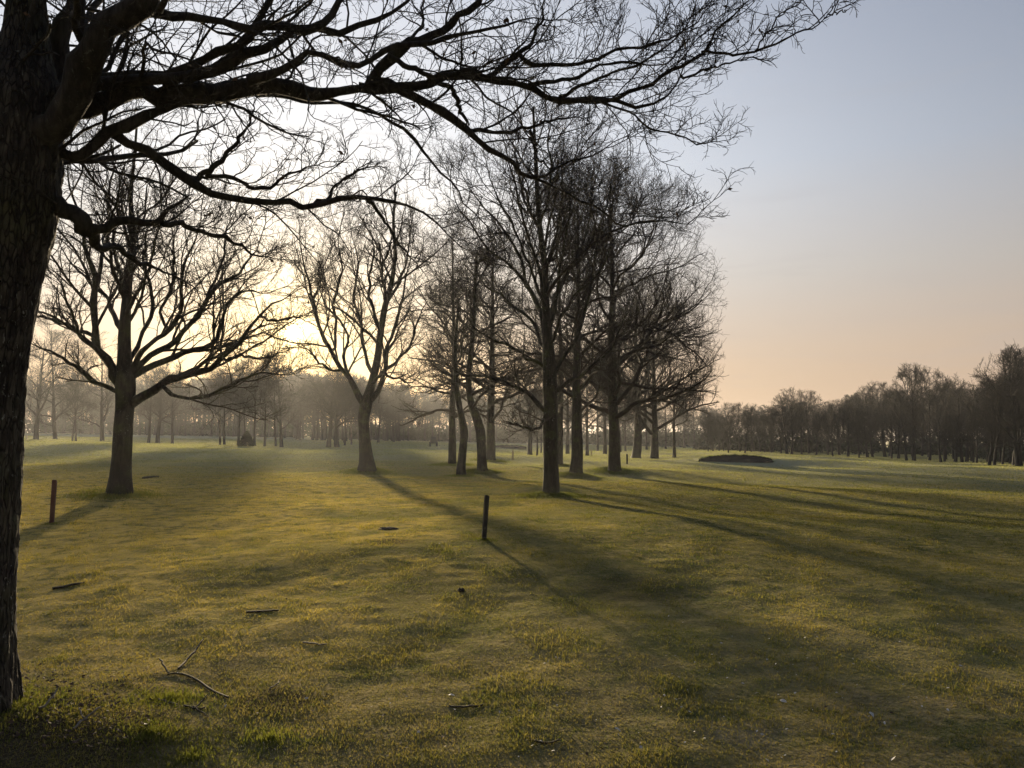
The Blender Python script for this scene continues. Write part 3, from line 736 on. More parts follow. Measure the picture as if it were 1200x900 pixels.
def baseline(x):
    return float(np.interp(x, [800, 830, 1000, 1050, 1200, 1300], [527, 529, 535, 538, 546.5, 551]))
for row, (n_, up_, lab) in enumerate([(50, 0, 'bare tree in the front rank of the dark wood on the right of the field'),
                                      (36, 1, 'bare tree half hidden in the second rank of the wood on the right'),
                                      (26, 2, 'bare tree deep inside the wood on the right')]):
    for k in range(n_):
        px = 822 + (1290 - 822) * (k + wr.uniform(.1, .9)) / n_
        if row == 0 and 1062 < px < 1080: continue
        b = gat(px, baseline(px) + wr.uniform(-.8, .5))
        d = b[1] * (1 + [0, .22, .5][row] + wr.uniform(-.03, .05))
        x = (px - 600) / F * d; z = float(hgt(x, d))
        Ht = (atd(px, topline(px) + wr.uniform(-8, 14), d)[2] - z)
        if row: Ht *= .9
        i = len(proto_me) if len(proto_me) < 6 else int(wr.integers(0, 6))
        ph = [10, 9.3, 10.6, 8.7, 9.8, 9.0][i]
        s = Ht / ph * (wr.uniform(.72, .95) if wr.uniform() < .4 else wr.uniform(.95, 1.12))
        proto_tree(i, (x, d, z), wr.uniform(0, 6.28), (s * wr.uniform(.95, 1.25), s), lab, ['front rank of the right-hand wood', 'second rank of the right-hand wood', 'inner trees of the right-hand wood'][row])
auto_tree(1071, 540, 424, 32, 4.6, 'pale open-crowned tree standing taller than the wood around it on the right', 601, (16, 9, 7, 4), 505, rt=.013, ang=42, up=.55, mats=(M_F, M_F), name='field_tree')
auto_tree(1196, 546, 400, 36, 5, 'tall feathery tree rising above the wood at the right edge', 602, (16, 9, 7, 4), 505, rt=.012, ang=42, up=.4, mats=(M_F, M_F), name='field_tree')

# ------------------------------------------------------------------ far wood as one mass
fw = np.random.default_rng(9)
lod = []
for i in range(4):
    H = 10.0
    (T, Cn) = auto_geo(700 + i, H, 2.6, .16, 1.6 if i % 2 else 3.2, (14, 8, 6, 3), .017, (0, 0), 50, .6, kt=5, leader=.95, lowc=1.0, wig=.05)
    lod.append(merge([T, Cn]))
VV = []
def strip(n, x0, x1, d0, d1, Hpx0, Hpx1, wide=1.0):
    for _ in range(n):
        px = fw.uniform(x0, x1); d = fw.uniform(d0, d1)
        x = (px - 600) / F * d; z = float(hgt(x, d))
        tpx = np.interp(px, [x0, x1], [Hpx0, Hpx1]) + fw.uniform(-9, 14)
        H = max(4.0, atd(px, tpx, d)[2] - z)
        V, q = lod[int(fw.integers(0, 4))]
        a = fw.uniform(0, 6.28); s = H / 10; w = s * fw.uniform(.8, 1.1) * wide
        c_, s_ = math.cos(a), math.sin(a)
        w *= 1.35
        W = np.stack([V[:, 0] * c_ * w - V[:, 1] * s_ * w + x, V[:, 0] * s_ * w + V[:, 1] * c_ * w + d, V[:, 2] * s + z], 1)
        VV.append((W, q))
strip(90, -60, 210, 230, 320, 445, 448)
strip(80, 200, 360, 230, 310, 448, 440)
strip(50, 340, 480, 150, 230, 436, 455)
strip(60, 470, 640, 190, 280, 455, 462)
strip(40, 620, 840, 190, 270, 462, 478)
strip(70, 815, 1340, 130, 230, 478, 440)
V, q = merge(VV)
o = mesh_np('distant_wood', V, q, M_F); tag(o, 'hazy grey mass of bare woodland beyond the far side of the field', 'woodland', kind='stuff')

# scrub at the foot of the woods
M_SCRUB = plain_mat('scrub_leaf', (.035, .045, .022), .8, .4, 3)
def leaf_cloud(centres, radii, n, size, rng):
    ci = rng.integers(0, len(centres), n)
    u = nrm(rng.normal(size=(n, 3))) * (rng.uniform(0, 1, (n, 1)) ** .45)
    P = centres[ci] + u * radii[ci]
    a = nrm(rng.normal(size=(n, 3))); b = nrm(np.cross(a, rng.normal(size=(n, 3))))
    s = size * rng.uniform(.6, 1.4, (n, 1))
    V = np.stack([P - a * s, P + b * s * .5, P + a * s, P - b * s * .5], 1).reshape(-1, 3)
    return V, np.arange(n * 4).reshape(n, 4)
cs, rs = [], []
for (x0, x1, d0, d1, hh, n_) in ((-60, 420, 250, 310, 8.0, 170), (380, 640, 210, 260, 6.0, 110), (600, 840, 190, 240, 5.0, 90), (815, 1340, 120, 200, 3.6, 110)):
    for _ in range(n_):
        px = fw.uniform(x0, x1); d = fw.uniform(d0, d1); x = (px - 600) / F * d
        h_ = hh * fw.uniform(.5, 1.1)
        cs.append([x, d, float(hgt(x, d)) + h_ * .35]); rs.append([h_ * .9, h_ * .9, h_ * .65])
V, q = leaf_cloud(np.array(cs), np.array(rs), 90000, .45, fw)
o = mesh_np('scrub', V, q, M_SCRUB, smooth=False); tag(o, 'dark scrub and evergreens at the foot of the far wood', 'undergrowth', kind='stuff')
cs, rs = [], []
for _ in range(130):
    px = fw.uniform(815, 1300); b = gat(px, baseline(px) - 1.0); d = b[1] * fw.uniform(1.25, 1.9); x = (px - 600) / F * d
    if 1055 < px < 1120 and fw.uniform() < .8: continue
    h_ = fw.uniform(.6, 1.9)
    cs.append([x, d, float(hgt(x, d)) + h_ * .3]); rs.append([h_ * 1.5, h_ * 1.2, h_ * .7])
V, q = leaf_cloud(np.array(cs), np.array(rs), 26000, .16, fw)
o = mesh_np('undergrowth', V, q, M_SCRUB, smooth=False); tag(o, 'dark tangled undergrowth between the trunks of the right-hand wood', 'undergrowth', kind='stuff')

# ------------------------------------------------------------------ evergreen bush
b = gat(289, 523); rg = np.random.default_rng(3)
root = empty('evergreen_bush', b); tag(root, 'small round dark evergreen bush at the foot of the crooked far tree', 'bush')
n = 2600
u = nrm(rg.normal(size=(n, 3))); u[:, 2] = np.abs(u[:, 2]) * 1.1
P = u * (rg.uniform(.2, 1, (n, 1)) ** .5) * np.array([.95, .95, 1.5]) + np.array([0, 0, .05])
P[:, :2] *= (1.05 - .55 * P[:, 2:3] / 1.5)
a = nrm(u + rg.normal(size=(n, 3)) * .4); bb = nrm(np.cross(a, rg.normal(size=(n, 3)))); s = rg.uniform(.06, .16, (n, 1))
V = np.stack([P - a * s, P + bb * s * .25, P + a * s, P - bb * s * .25], 1).reshape(-1, 3)
mesh_np('foliage', V, np.arange(n * 4).reshape(n, 4), M_SCRUB, smooth=False, parent=root)
Pp, Rr = grow(np.zeros((5, 3)), nrm(rg.normal(size=(5, 3)) * .4 + np.array([0, 0, 1])), np.full(5, .9), np.full(5, .04), 4, .1, .2, rg)
mesh_np('stem', *tubes(Pp, Rr, 5), M_F, parent=root)

# ------------------------------------------------------------------ stakes
def box_v(cx, cy, cz, sx, sy, sz, bev=0.0):
    import bmesh
    bm = bmesh.new(); bmesh.ops.create_cube(bm, size=1)
    for v in bm.verts: v.co = Vector((v.co.x * sx + cx, v.co.y * sy + cy, v.co.z * sz + cz))
    if bev: bmesh.ops.bevel(bm, geom=bm.edges[:], offset=bev, segments=2, affect='EDGES')
    return bm
def bm_obj(name, bm, mat, parent=None, loc=None, smooth=False):
    me = bpy.data.meshes.new(name); bm.to_mesh(me); bm.free(); me.materials.append(mat)
    for p in me.polygons: p.use_smooth = smooth
    o = bpy.data.objects.new(name, me); COL.objects.link(o)
    if parent is not None: o.parent = parent
    if loc is not None: o.location = [float(v) for v in loc]
    return o
M_RED = plain_mat('stake_red', (.085, .022, .02), .6, .45, 25)
M_BLK = plain_mat('stake_black', (.022, .022, .024), .6, .4, 25)
M_PALEW = plain_mat('stake_pale', (.5, .42, .3), .7, .2, 25)
def stake(px, py, top, w, mat, label, tilt=0, square=True, band=None):
    import bmesh
    b = gat(px, py); H = atd(px, top, b[1])[2] - b[2]; W = w / F * b[1]
    bm = box_v(0, 0, (H - .12) / 2, W, W, H + .12, W * .12)
    for v in bm.verts:
        if v.co.z > H - W * .4: v.co.x += v.co.z * .0 ; v.co.z -= .12 * W * (1 if v.co.x > 0 else 0)
        if v.co.z < 0: v.co.x *= .9; v.co.y *= .9
    o = bm_obj('marker_stake', bm, mat, loc=b); o.rotation_euler = (math.radians(-1.5), tilt, .35)
    tag(o, label, 'stake')
    return o, b, H, W
stake(60.5, 614, 562, 5.0, M_RED, 'dark red square marker stake standing left of the low-forking tree', math.radians(1.2))
stake(567, 633, 580, 5.2, M_BLK, 'black marker stake leaning slightly right, in the middle of the near grass', math.radians(4.5))
stake(601, 539, 528, 1.8, M_PALEW, 'short pale stake in the sunlit grass left of the tall straight tree')
stake(735, 544, 532, 1.7, M_BLK, 'small dark stake just right of the widest tree')
stake(693, 534, 527, 1.2, M_PALEW, 'tiny pale stake seen between the two dark stout trunks')
stake(31.5, 515, 510, 1.2, M_PALEW, 'tiny pale stake across the far field beside the huge near trunk')

# ------------------------------------------------------------------ buggy far off
import bmesh
M_BODY = plain_mat('buggy_paint', (.035, .04, .045), .4, .2, 4)
M_TYRE = plain_mat('tyre', (.02, .02, .02), .9, .2, 10)
M_GLASS = plain_mat('windscreen', (.05, .06, .07), .1, .1, 3)
b = gat(508, 523.2)
root = empty('utility_buggy', b, .12); tag(root, 'small dark utility buggy parked far out on the field, facing the camera', 'buggy')
bm = box_v(0, .1, .55, .95, 1.9, .34, .06); t = box_v(0, -.62, .76, .9, .5, .2, .05)
me_ = bpy.data.meshes.new('x'); t.to_mesh(me_); bm.from_mesh(me_); t.free()
bm_obj('body', bm, M_BODY, root)
bm_obj('roof', box_v(0, .1, 1.45, .8, 1.1, .06, .02), M_BODY, root)
for sx in (-.36, .36):
    for sy in (-.38, .6):
        bm_obj('roof_post', box_v(sx, sy, 1.1, .05, .05, .66, .01), M_BODY, root)
bm_obj('seat', box_v(0, .3, .82, .8, .4, .18, .04), M_TYRE, root)
bm_obj('windscreen', box_v(0, -.42, 1.08, .62, .02, .44, .004), M_GLASS, root)
for sx in (-.44, .44):
    for sy in (-.55, .75):
        bm = bmesh.new(); bmesh.ops.create_cone(bm, cap_ends=True, segments=20, radius1=.29, radius2=.29, depth=.2)
        bmesh.ops.rotate(bm, verts=bm.verts, matrix=__import__('mathutils').Matrix.Rotation(math.pi / 2, 3, 'Y'))
        for v in bm.verts: v.co += Vector((sx, sy, .29))
        w = bm_obj('wheel', bm, M_TYRE, root)

# ------------------------------------------------------------------ bunkers
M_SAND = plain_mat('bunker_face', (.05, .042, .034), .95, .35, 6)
LIPS = []
def bunker(px, py, wpx, hpx, label):
    b = gat(px, py); d = b[1]; W = wpx / F * d / 2; Hh = hpx / F * d
    # a scooped face cut into the front slope: steep dark back wall rising to a lip, floor in front
    nu, nv = 60, 14
    V = np.zeros((nv, nu, 3)); rr = np.random.default_rng(4)
    for j in range(nv):
        v = j / (nv - 1)
        for i in range(nu):
            u = -1 + 2 * i / (nu - 1)
            e = math.sqrt(max(1 - u * u, 0)); top = e ** .8 * (1 + .04 * math.sin(i * .7) + .03 * math.sin(i * 1.9 + 2))
            wob = .04 * math.sin(i * .9) + .03 * math.sin(i * 2.3 + 1)
            y = -.35 * e + v * .55 * e
            z = -.06 + (v ** .7) * (Hh * 1.0 * top + .06) + wob * v * .4
            V[j, i] = (u * W, y, z)
    idx = np.arange(nu * nv).reshape(nv, nu)
    q = np.stack([idx[:-1, :-1], idx[:-1, 1:], idx[1:, 1:], idx[1:, :-1]], -1).reshape(-1, 4)
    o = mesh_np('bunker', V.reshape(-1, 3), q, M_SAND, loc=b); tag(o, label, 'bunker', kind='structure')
    # turf lip wrapped over it
    LIPS.append((V[-1].copy(), b))
    lipV = []
    for j in range(8):
        v = j / 7
        for i in range(nu):
            u = -1 + 2 * i / (nu - 1); uu = u * (1 + .10)
            e = math.sqrt(max(1 - u * u, 0)); top = e ** .8
            z0 = V[-1, i, 2]; y0 = V[-1, i, 1]
            x = u * W * (1 + .12 * v); y = y0 + v * 4.5 - .05 * (1 - v)
            zz = (z0 + .03 + .05 * math.sin(v * 3.14)) * (1 - v) ** 1.5 - .12 * v
            lipV.append((x, y, zz + (0 if j else -.02)))
    lv_ = np.array(lipV)
    for r_ in range(len(lv_)):
        wx, wy = lv_[r_, 0] + b[0], lv_[r_, 1] + b[1]
        lv_[r_, 2] += (float(hgt(wx, wy)) - b[2]) * min(1, max(0, lv_[r_, 1]) / 4.5)
    idx = np.arange(nu * 8).reshape(8, nu)
    q = np.stack([idx[:-1, :-1], idx[:-1, 1:], idx[1:, 1:], idx[1:, :-1]], -1).reshape(-1, 4)
    return lv_, q, b

SOIL += [(-2.15, 3.75, .6, (.028, .019, .014), .9), (-2.75, 4.0, .75, (.03, .022, .014), .8)]
p = gat(318, 822); SOIL.append((p[0], p[1], .28, (.05, .03, .022), .75))
p = gat(865, 857); SOIL.append((p[0], p[1], .3, (.22, .19, .15), .35))
p = gat(740, 690); SOIL.append((p[0], p[1], .6, (.05, .04, .02), .6))
p = gat(458, 635); SOIL.append((p[0], p[1], .35, (.035, .022, .018), .9))
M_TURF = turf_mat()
for a_ in ((862, 541, 88, 7.6, 'dark shadowed bunker face cut into the low mound right of the trees'), (594, 525, 46, 3.5, 'far thin dark bunker edge behind the middle trees')):
    lv_, q, b_ = bunker(*a_)
    o = mesh_np('bunker_lip', lv_, q, M_TURF, loc=b_); o['kind'] = 'structure'

# ------------------------------------------------------------------ ground sheet
n = 900
U = np.linspace(-1, 1, n); A_ = 2.0; S_ = math.asinh(1400 / A_)
xs = A_ * np.sinh(U * S_)
ys = A_ * np.sinh(np.linspace(-.75, 1, n) * S_)
ys = np.sort(ys) + 3
X, Y = np.meshgrid(xs, ys)
Z = hgt(X, Y)
gr = np.random.default_rng(1)
idx = np.arange(n * n).reshape(n, n)
q = np.stack([idx[:-1, :-1], idx[:-1, 1:], idx[1:, 1:], idx[1:, :-1]], -1).reshape(-1, 4)
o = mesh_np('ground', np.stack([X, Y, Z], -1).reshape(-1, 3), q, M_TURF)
tag(o, 'wide mown grass field dotted with moss and worn straw patches', 'ground', kind='structure')

# ------------------------------------------------------------------ grass blades
def blades(name, x, y, h, w, rng, mat, lean=.5, zoff=0.0):
    n = len(x)
    z = hgt(x, y) + zoff
    a = rng.uniform(0, 6.28, n); s = np.stack([np.cos(a), np.sin(a), np.zeros(n)], 1)
    la = rng.uniform(0, 6.28, n); lm = rng.uniform(0, 1, n) ** .7 * lean
    tip = np.stack([np.cos(la) * lm * h, np.sin(la) * lm * h, h * np.sqrt(np.maximum(1 - lm ** 2 * .8, .1))], 1)
    B = np.stack([x, y, z - .004], 1)
    V = np.stack([B - s * w[:, None] / 2, B + s * w[:, None] / 2, B + tip], 1).reshape(-1, 3)
    Fq = np.arange(n * 3).reshape(n, 3)
    o = mesh_np(name, V, Fq, mat, smooth=False)
    at = o.data.attributes.new('vary', 'FLOAT', 'POINT')
    at.data.foreach_set('value', np.repeat(rng.uniform(0, 1, n), 3).astype(np.float32))
    return o
def patch(x, y, seed, wl):
    r = np.random.default_rng(seed); v = 0
    for i in range(7):
        a = r.uniform(0, 6.28); k = 2 * math.pi / (wl * r.uniform(.6, 1.6)); v = v + np.sin(k * (np.cos(a) * x + np.sin(a) * y) + r.uniform(0, 6.28))
    return v / 7 + .0
g = np.random.default_rng(21)
NB = 1250000
r_ = 1.7 * (170 / 1.7) ** (g.uniform(0, 1, NB) ** 1.0)          # log-uniform distance
th = g.uniform(-.82, .82, NB)
x, y = r_ * np.sin(th), r_ * np.cos(th)
pt = patch(x, y, 3, 1.1) + .7 * patch(x, y, 4, .35)
h = (.010 + .006 * np.clip(pt * 2 + .5, 0, 2)) * (1 + r_ / 25) * g.uniform(.5, 1.4, NB)
w = (.0026 + .0010 * r_) * g.uniform(.6, 1.3, NB)
M_BLADE = blade_mat(trans=.36)
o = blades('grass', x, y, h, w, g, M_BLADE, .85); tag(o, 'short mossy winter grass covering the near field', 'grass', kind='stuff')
# longer uncut grass round tree feet
xx, yy, hh_ = [], [], []
spots = [(-2.6, 4.0, .6, .038, 4000), (-1.75, 3.85, .22, .042, 1300), (-1.5, 3.7, .3, .036, 1200), (-1.9, 4.4, .25, .05, 1000), (-1.2, 3.95, .22, .045, 700)]
for (bx, by, _, rad) in BASES[:]:
    p = gat(bx, by); spots.append((p[0], p[1], rad * .8, .13, 5000))
for (bx, by) in ((60.5, 614), (567, 633)):
    p = gat(bx, by); spots.append((p[0], p[1], .12, .05, 500))
for (cx, cy, rad, hh1, cnt) in spots:
    a = g.uniform(0, 6.28, cnt); rr = rad * np.abs(g.normal(size=cnt)) * .75
    xx.append(cx + rr * np.cos(a)); yy.append(cy + rr * np.sin(a)); hh_.append(hh1 * g.uniform(.4, 1.2, cnt) * np.exp(-rr / rad * .5))
xx = np.concatenate(xx); yy = np.concatenate(yy); hh_ = np.concatenate(hh_)
o = blades('long_grass', xx, yy, hh_, .003 + .0011 * np.hypot(xx, yy) * g.uniform(.6, 1.2, len(xx)), g, blade_mat('long_blades', 1.0, (.115, .14, .032), .4), .8)
tag(o, 'longer dark green grass round the feet of the trees', 'grass', kind='stuff')

# blades hanging over the bunker lip
for (Vt, b_) in LIPS:
    P_ = Vt[g.integers(0, len(Vt), 1100)] + g.normal(size=(1100, 3)) * np.array([.05, .10, .01])
    n_ = len(P_); a = g.uniform(0, 6.28, n_); s_ = np.stack([np.cos(a), np.sin(a), a * 0], 1) * .05
    tip = g.normal(size=(n_, 3)) * .03 + np.array([0, -.03, .045])
    V = np.stack([P_ - s_ * .5, P_ + s_ * .5, P_ + tip], 1).reshape(-1, 3)
    o = mesh_np('lip_grass', V, np.arange(n_ * 3).reshape(-1, 3), M_BLADE, smooth=False, loc=b_); tag(o, 'rough grass along the edge of the bunker', 'grass', kind='stuff')
# ------------------------------------------------------------------ litter
M_CHIP = plain_mat('pale_flake', (.55, .52, .46), .7, .3, 20)
def flakes(name, x, y, s, mat, label, cat, rng, elong=2.2):
    n = len(x); z = hgt(x, y) + .02
    c = np.stack([x, y, z], 1); a = rng.uniform(0, 6.28, n)
    u = np.stack([np.cos(a), np.sin(a), rng.uniform(-.4, .4, n)], 1) * s[:, None]
    v = np.stack([-np.sin(a), np.cos(a), rng.uniform(-.6, .6, n)], 1) * s[:, None] / elong
    up = np.array([0, 0, 1]) * s[:, None] * .35
    V = np.stack([c - u, c + v * .8 - u * .3 + up, c + v + u * .4 + up * .6, c + u, c - v + u * .2 + up * .3, c - v * .8 - u * .4], 1).reshape(-1, 3)
    o = mesh_np(name, V, np.arange(n * 6).reshape(n, 6), mat, smooth=False); tag(o, label, cat, kind='stuff')
pts = []
for _ in range(190):
    px = g.normal(830, 150) if g.uniform() < .75 else g.uniform(60, 1180); py = g.uniform(760, 895) if g.uniform() < .75 else g.uniform(640, 895)
    if 20 < px < 1250: pts.append(gat_flat(px, py)[:2])
pts = np.array(pts)
flakes('pale_flakes', pts[:, 0], pts[:, 1], g.uniform(.005, .014, len(pts)) * (1 + (g.uniform(size=len(pts)) > .93) * .9), M_CHIP, 'tiny pale flakes and chips strewn over the near grass', 'litter', g)
pts = np.array([gat_flat(g.normal(90, 60) if i % 3 else g.uniform(20, 1190), g.uniform(800, 898) if i % 3 else g.uniform(620, 895))[:2] for i in range(600)])
flakes('leaf_litter', pts[:, 0], pts[:, 1], g.uniform(.005, .014, len(pts)), plain_mat('litter_leaf', (.075, .045, .028), .85, .5, 5), 'brown fallen leaf scraps in the grass, thickest below the near tree', 'litter', g, 1.6)

n_ = 420
pts = np.array([gat_flat(g.normal(180, 130) if i % 2 else g.uniform(20, 1190), g.uniform(740, 898) if i % 2 else g.uniform(600, 895))[:2] for i in range(n_)])
P0 = np.stack([pts[:, 0], pts[:, 1], hgt(pts[:, 0], pts[:, 1]) + .006], 1); a = g.uniform(0, 6.28, n_)
Pt, Rt = grow(P0, np.stack([np.cos(a), np.sin(a), g.uniform(-.03, .08, n_)], 1), g.uniform(.02, .11, n_), g.uniform(.0008, .0022, n_), 4, .22, 0, g, .6)
o = mesh_np('twig_litter', *tubes(Pt, Rt, 4), bark_mat('bark_litter', (.13, .105, .08), (.05, .04, .03), bump=0)); tag(o, 'broken twig ends scattered through the near grass', 'litter', kind='stuff')

# fallen sticks, each a thing
M_STICK = bark_mat('bark_stick', (.07, .06, .045), (.04, .033, .025), lichen=.4, moss=.4, bump=.3)
M_STICKP = bark_mat('bark_stick_pale', (.30, .27, .22), (.12, .10, .08), lichen=.4, moss=.1, bump=.3)
def stick(paths, label, mat=None, lift=.003):
    b = gat_flat(paths[0][0][0], paths[0][0][1]); parts = []
    for pth in paths:
        rows = []
        for px, py, w, *z in pth:
            p = gat_flat(px, py); rows.append([p[0] - b[0], p[1] - b[1], float(hgt(p[0], p[1])) - b[2] + lift + w / F * p[1] / 2 + (z[0] if z else 0), w / F * p[1] / 2])
        S = spline(rows, 14); S[:, :3] += smooth_noise(14, g, 3) * .004
        parts.append(tubes(S[None, :, :3], S[None, :, 3], 6))
    o = mesh_np('fallen_stick', *merge(parts), mat or M_STICK, loc=b); tag(o, label, 'stick')
stick([[(276, 828, 2.4), (258, 820, 2.9), (243, 808, 2.7), (228, 802, 2.4), (212, 800, 2.0), (206, 802, 1.6)], [(207, 801, 2.0), (200, 795, 2, .02), (196, 789, 1.6, .04)]], 'thickest fallen branch with a bent end, lying in the grass right of the huge trunk')
stick([[(217, 795, 2.8), (228, 784, 2.6, .01), (238, 774, 2.4, .03), (246, 766, 1.8, .05)]], 'thin twig sticking up out of the grass just above the thickest fallen branch')
stick([[(226, 843, 2.4), (240, 844, 2.4), (250, 842, 2)], [(238, 844, 2), (246, 838, 1.8, .02), (252, 833, 1.4, .03)], [(236, 843, 2), (246, 848, 1.6), (252, 852, 1.4)]], 'small dark forked twig lying below the thickest fallen branch')
stick([[(70, 699, 3.4), (85, 697, 3.6), (98, 695, 3), (106, 693, 2)]], 'long flat dark stick lying in the sunlit grass near the huge trunk')
stick([[(294, 729, 2.6), (310, 728, 2.6), (332, 728, 2)]], 'straight dark stick lying in the grass up the slope from the thickest branch')
stick([[(170, 560, 2.6), (180, 559, 2.8), (188, 558, 2)]], 'dark stick lying in the far grass right of the low-forking tree')
stick([[(100, 885, 2.6, .02), (112, 877, 2.4, .03), (130, 867, 2, .05)], [(112, 877, 1.6, .03), (106, 870, 1.4, .05)]], 'pale forked twig at the bottom left by the soil hollow', M_STICKP)
stick([[(60, 868, 3, .03), (72, 862, 2.4, .05), (80, 852, 1.8, .07)]], 'short pale twig leaning by the root of the huge trunk', M_STICKP)
stick([[(322, 817, 1.8), (330, 814, 1.6, .01), (335, 809, 1.4, .02)]], 'tiny curved pale twig on the bare soil spot', M_STICKP)
stick([[(196, 835, 1.6), (206, 838, 1.8), (218, 841, 1.6)]], 'thin pale twig left of the small forked twig', M_STICKP)
stick([[(360, 761, 1.8), (372, 763, 2), (388, 764, 1.6)]], 'thin grey twig in the grass left of centre', M_STICKP)
stick([[(620, 873, 2.4), (640, 877, 2.2), (655, 874, 1.6)]], 'dark twig at the bottom centre', M_STICK)
stick([[(528, 833, 2), (546, 834, 2.2), (566, 832, 1.6)]], 'dark twig lying flat left of the bottom centre', M_STICK)

# molehill-like clods
M_SOIL = plain_mat('soil_clod', (.035, .026, .02), .95, .4, 60)
def clod(px, py, wpx, hpx, label):
    p = gat_flat(px, py); r = wpx / F * p[1] / 2; hz = hpx / F * p[1]
    bm = bmesh.new(); bmesh.ops.create_icosphere(bm, subdivisions=4, radius=1)
    rr = random.Random(px)
    ph = [(rr.uniform(2, 9), rr.uniform(2, 9), rr.uniform(2, 9), rr.uniform(0, 6)) for _ in range(8)]
    for v in bm.verts:
        f = 1 + sum(.07 * math.sin(a * v.co.x + b_ * v.co.y + c_ * v.co.z + d_) for a, b_, c_, d_ in ph)
        v.co = Vector((v.co.x * r * f, v.co.y * r * .8 * f, v.co.z * hz * f))
    o = bm_obj('soil_clod', bm, M_SOIL, loc=(p[0], p[1], p[2]), smooth=True); tag(o, label, 'soil clod')
clod(541, 707, 9, 4, 'small dark clod of earth below the black stake')
clod(456, 635, 22, 2.5, 'flat dark heap of earth left of the black stake')

# ------------------------------------------------------------------ sky, sun, haze
w = bpy.data.worlds.new('World'); sc.world = w; w.use_nodes = True
nt = w.node_tree; nt.nodes.clear()
sky = N(nt, 'ShaderNodeTexSky'); sky.sky_type = 'NISHITA'; sky.sun_disc = False
sky.sun_elevation = SUN_EL; sky.sun_rotation = SUN_AZ     # checked against the lamp below
sky.air_density = 1.0; sky.dust_density = 2.2; sky.ozone_density = 1.6; sky.altitude = 30
bg = N(nt, 'ShaderNodeBackground'); bg.inputs['Strength'].default_value = .555
dirn = N(nt, 'ShaderNodeTexCoord').outputs['Generated']
sx_ = nt.nodes.new('ShaderNodeSeparateXYZ'); nt.links.new(dirn, sx_.inputs[0])
cr = nt.nodes.new('ShaderNodeValToRGB'); el = cr.color_ramp
stops = [(0.0, (.60, .41, .29)), (.09, (.62, .45, .33)), (.20, (.51, .46, .42)), (.33, (.38, .42, .50)), (.48, (.285, .33, .43)), (.8, (.16, .23, .40))]
while len(el.elements) < len(stops): el.elements.new(.5)
for e_, (p_, c_) in zip(el.elements, stops): e_.position = p_; e_.color = (*c_, 1)
nt.links.new(sx_.outputs['Z'], cr.inputs[0])
SD = (math.sin(SUN_AZ) * math.cos(SUN_EL), math.cos(SUN_AZ) * math.cos(SUN_EL), math.sin(SUN_EL))
dp = nt.nodes.new('ShaderNodeVectorMath'); dp.operation = 'DOT_PRODUCT'; nt.links.new(dirn, dp.inputs[0]); dp.inputs[1].default_value = SD
cs_ = math_n(nt, 'MAXIMUM', dp.outputs['Value'], 0.0)
nish = mixc(nt, 1.0, sky.outputs[0], (.12, .12, .12), 'MULTIPLY')
base_ = mixc(nt, .88, nish, cr.outputs[0])
# the side of the sky away from the sun is darker
side = nt.nodes.new('ShaderNodeMapRange'); nt.links.new(dp.outputs['Value'], side.inputs['Value'])
side.inputs['From Min'].default_value = -.6; side.inputs['From Max'].default_value = .9; side.inputs['To Min'].default_value = .28; side.inputs['To Max'].default_value = 1.0
sv = nt.nodes.new('ShaderNodeCombineColor')
for k_ in range(3): nt.links.new(side.outputs[0], sv.inputs[k_])
col_ = mixc(nt, 1.0, base_, sv.outputs[0], 'MULTIPLY')
high_ = ramp(nt, sx_.outputs['Z'], .02, .36)
for pw, rgb in ((5, (.50, .49, .475)), (30, (.12, .09, .02)), (110, (.20, .12, .0)), (600, (.45, .28, .05)), (4000, (1.2, .9, .4)), (60000, (60, 45, 22))):
    f_ = math_n(nt, 'POWER', cs_, pw)
    if pw == 5: f_ = math_n(nt, 'MULTIPLY', f_, high_)
    fv = nt.nodes.new('ShaderNodeCombineColor')
    for k_ in range(3): nt.links.new(math_n(nt, 'MULTIPLY', f_, rgb[k_]), fv.inputs[k_])
    col_ = mixc(nt, 1.0, col_, fv.outputs[0], 'ADD')
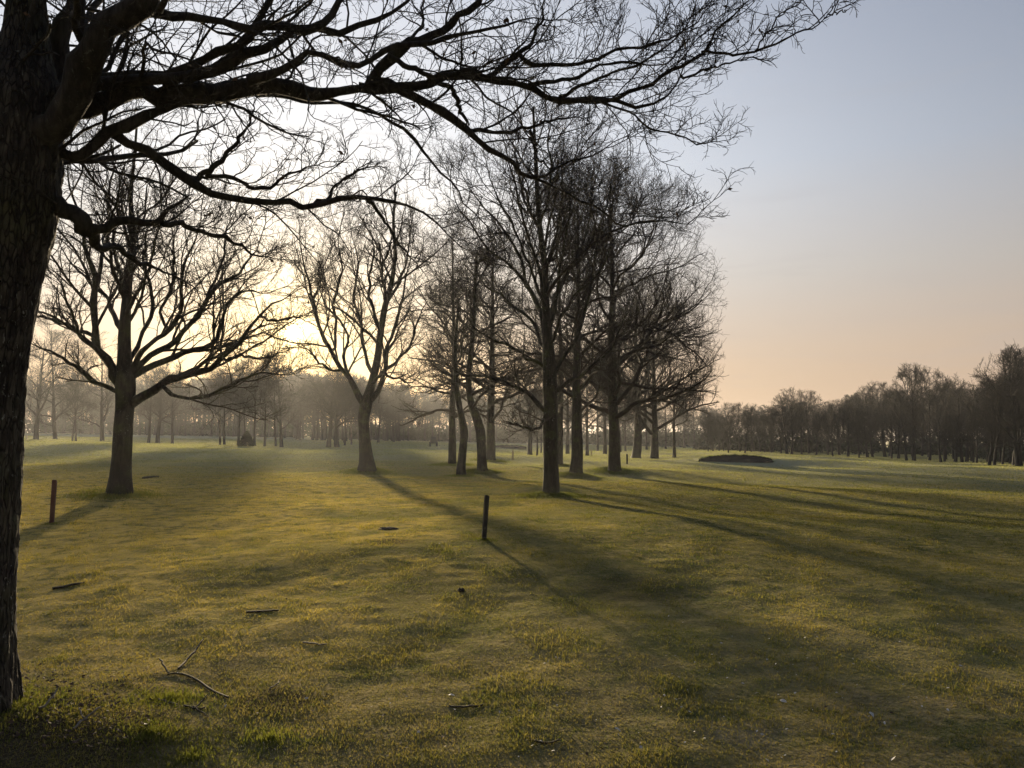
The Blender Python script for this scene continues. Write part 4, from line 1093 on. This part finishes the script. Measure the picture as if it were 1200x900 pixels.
# faint streaks of high cloud
cl_ = ramp(nt, noise(nt, scaled(nt, dirn, (2.2, 2.2, 26)), 1.3, 4, .6, .6), .5, .75)
col_ = mixc(nt, math_n(nt, 'MULTIPLY', cl_, .17), col_, (.42, .40, .40))
nt.links.new(col_, bg.inputs[0])
out = N(nt, 'ShaderNodeOutputWorld'); nt.links.new(bg.outputs[0], out.inputs[0])

sd = Vector((math.sin(SUN_AZ) * math.cos(SUN_EL), math.cos(SUN_AZ) * math.cos(SUN_EL), math.sin(SUN_EL)))
L = bpy.data.lights.new('sun', 'SUN'); L.energy = 5.0; L.angle = math.radians(1.8); L.color = (1, .79, .5)
lo = bpy.data.objects.new('sun', L); COL.objects.link(lo); lo.rotation_euler = sd.to_track_quat('Z', 'Y').to_euler(); lo.location = sd * 100

m, nt = new_mat('haze')
pv = N(nt, 'ShaderNodeVolumePrincipled'); pv.inputs['Color'].default_value = (.93, .94, .96, 1); pv.inputs['Density'].default_value = .00040; pv.inputs['Anisotropy'].default_value = .55
out = N(nt, 'ShaderNodeOutputMaterial'); nt.links.new(pv.outputs[0], out.inputs['Volume'])
hz = bm_obj('haze', box_v(0, 700 - 260, 5, 3000, 2300, 26), m); tag(hz, 'thin morning haze over the field', 'haze', kind='stuff')

# ------------------------------------------------------------------ camera and render
cam = bpy.data.cameras.new('camera'); co = bpy.data.objects.new('camera', cam); COL.objects.link(co)
co.location = CAM; co.rotation_euler = (math.pi / 2 + PITCH, 0, 0)
cam.sensor_width = 36; cam.lens = F / 1200 * 36; cam.clip_end = 6000; cam.clip_start = .05
sc.camera = co
sc.view_settings.view_transform = 'Standard'; sc.view_settings.look = 'None'; sc.view_settings.exposure = 1.0; sc.view_settings.gamma = 1
cy = sc.cycles
cy.use_denoising = True
try: cy.denoiser = 'OPENIMAGEDENOISE'; cy.denoising_input_passes = 'RGB_ALBEDO_NORMAL'; cy.denoising_prefilter = 'ACCURATE'
except Exception: pass
cy.max_bounces = 5; cy.diffuse_bounces = 2; cy.transmission_bounces = 3; cy.volume_bounces = 0; cy.glossy_bounces = 1
cy.sample_clamp_indirect = 4
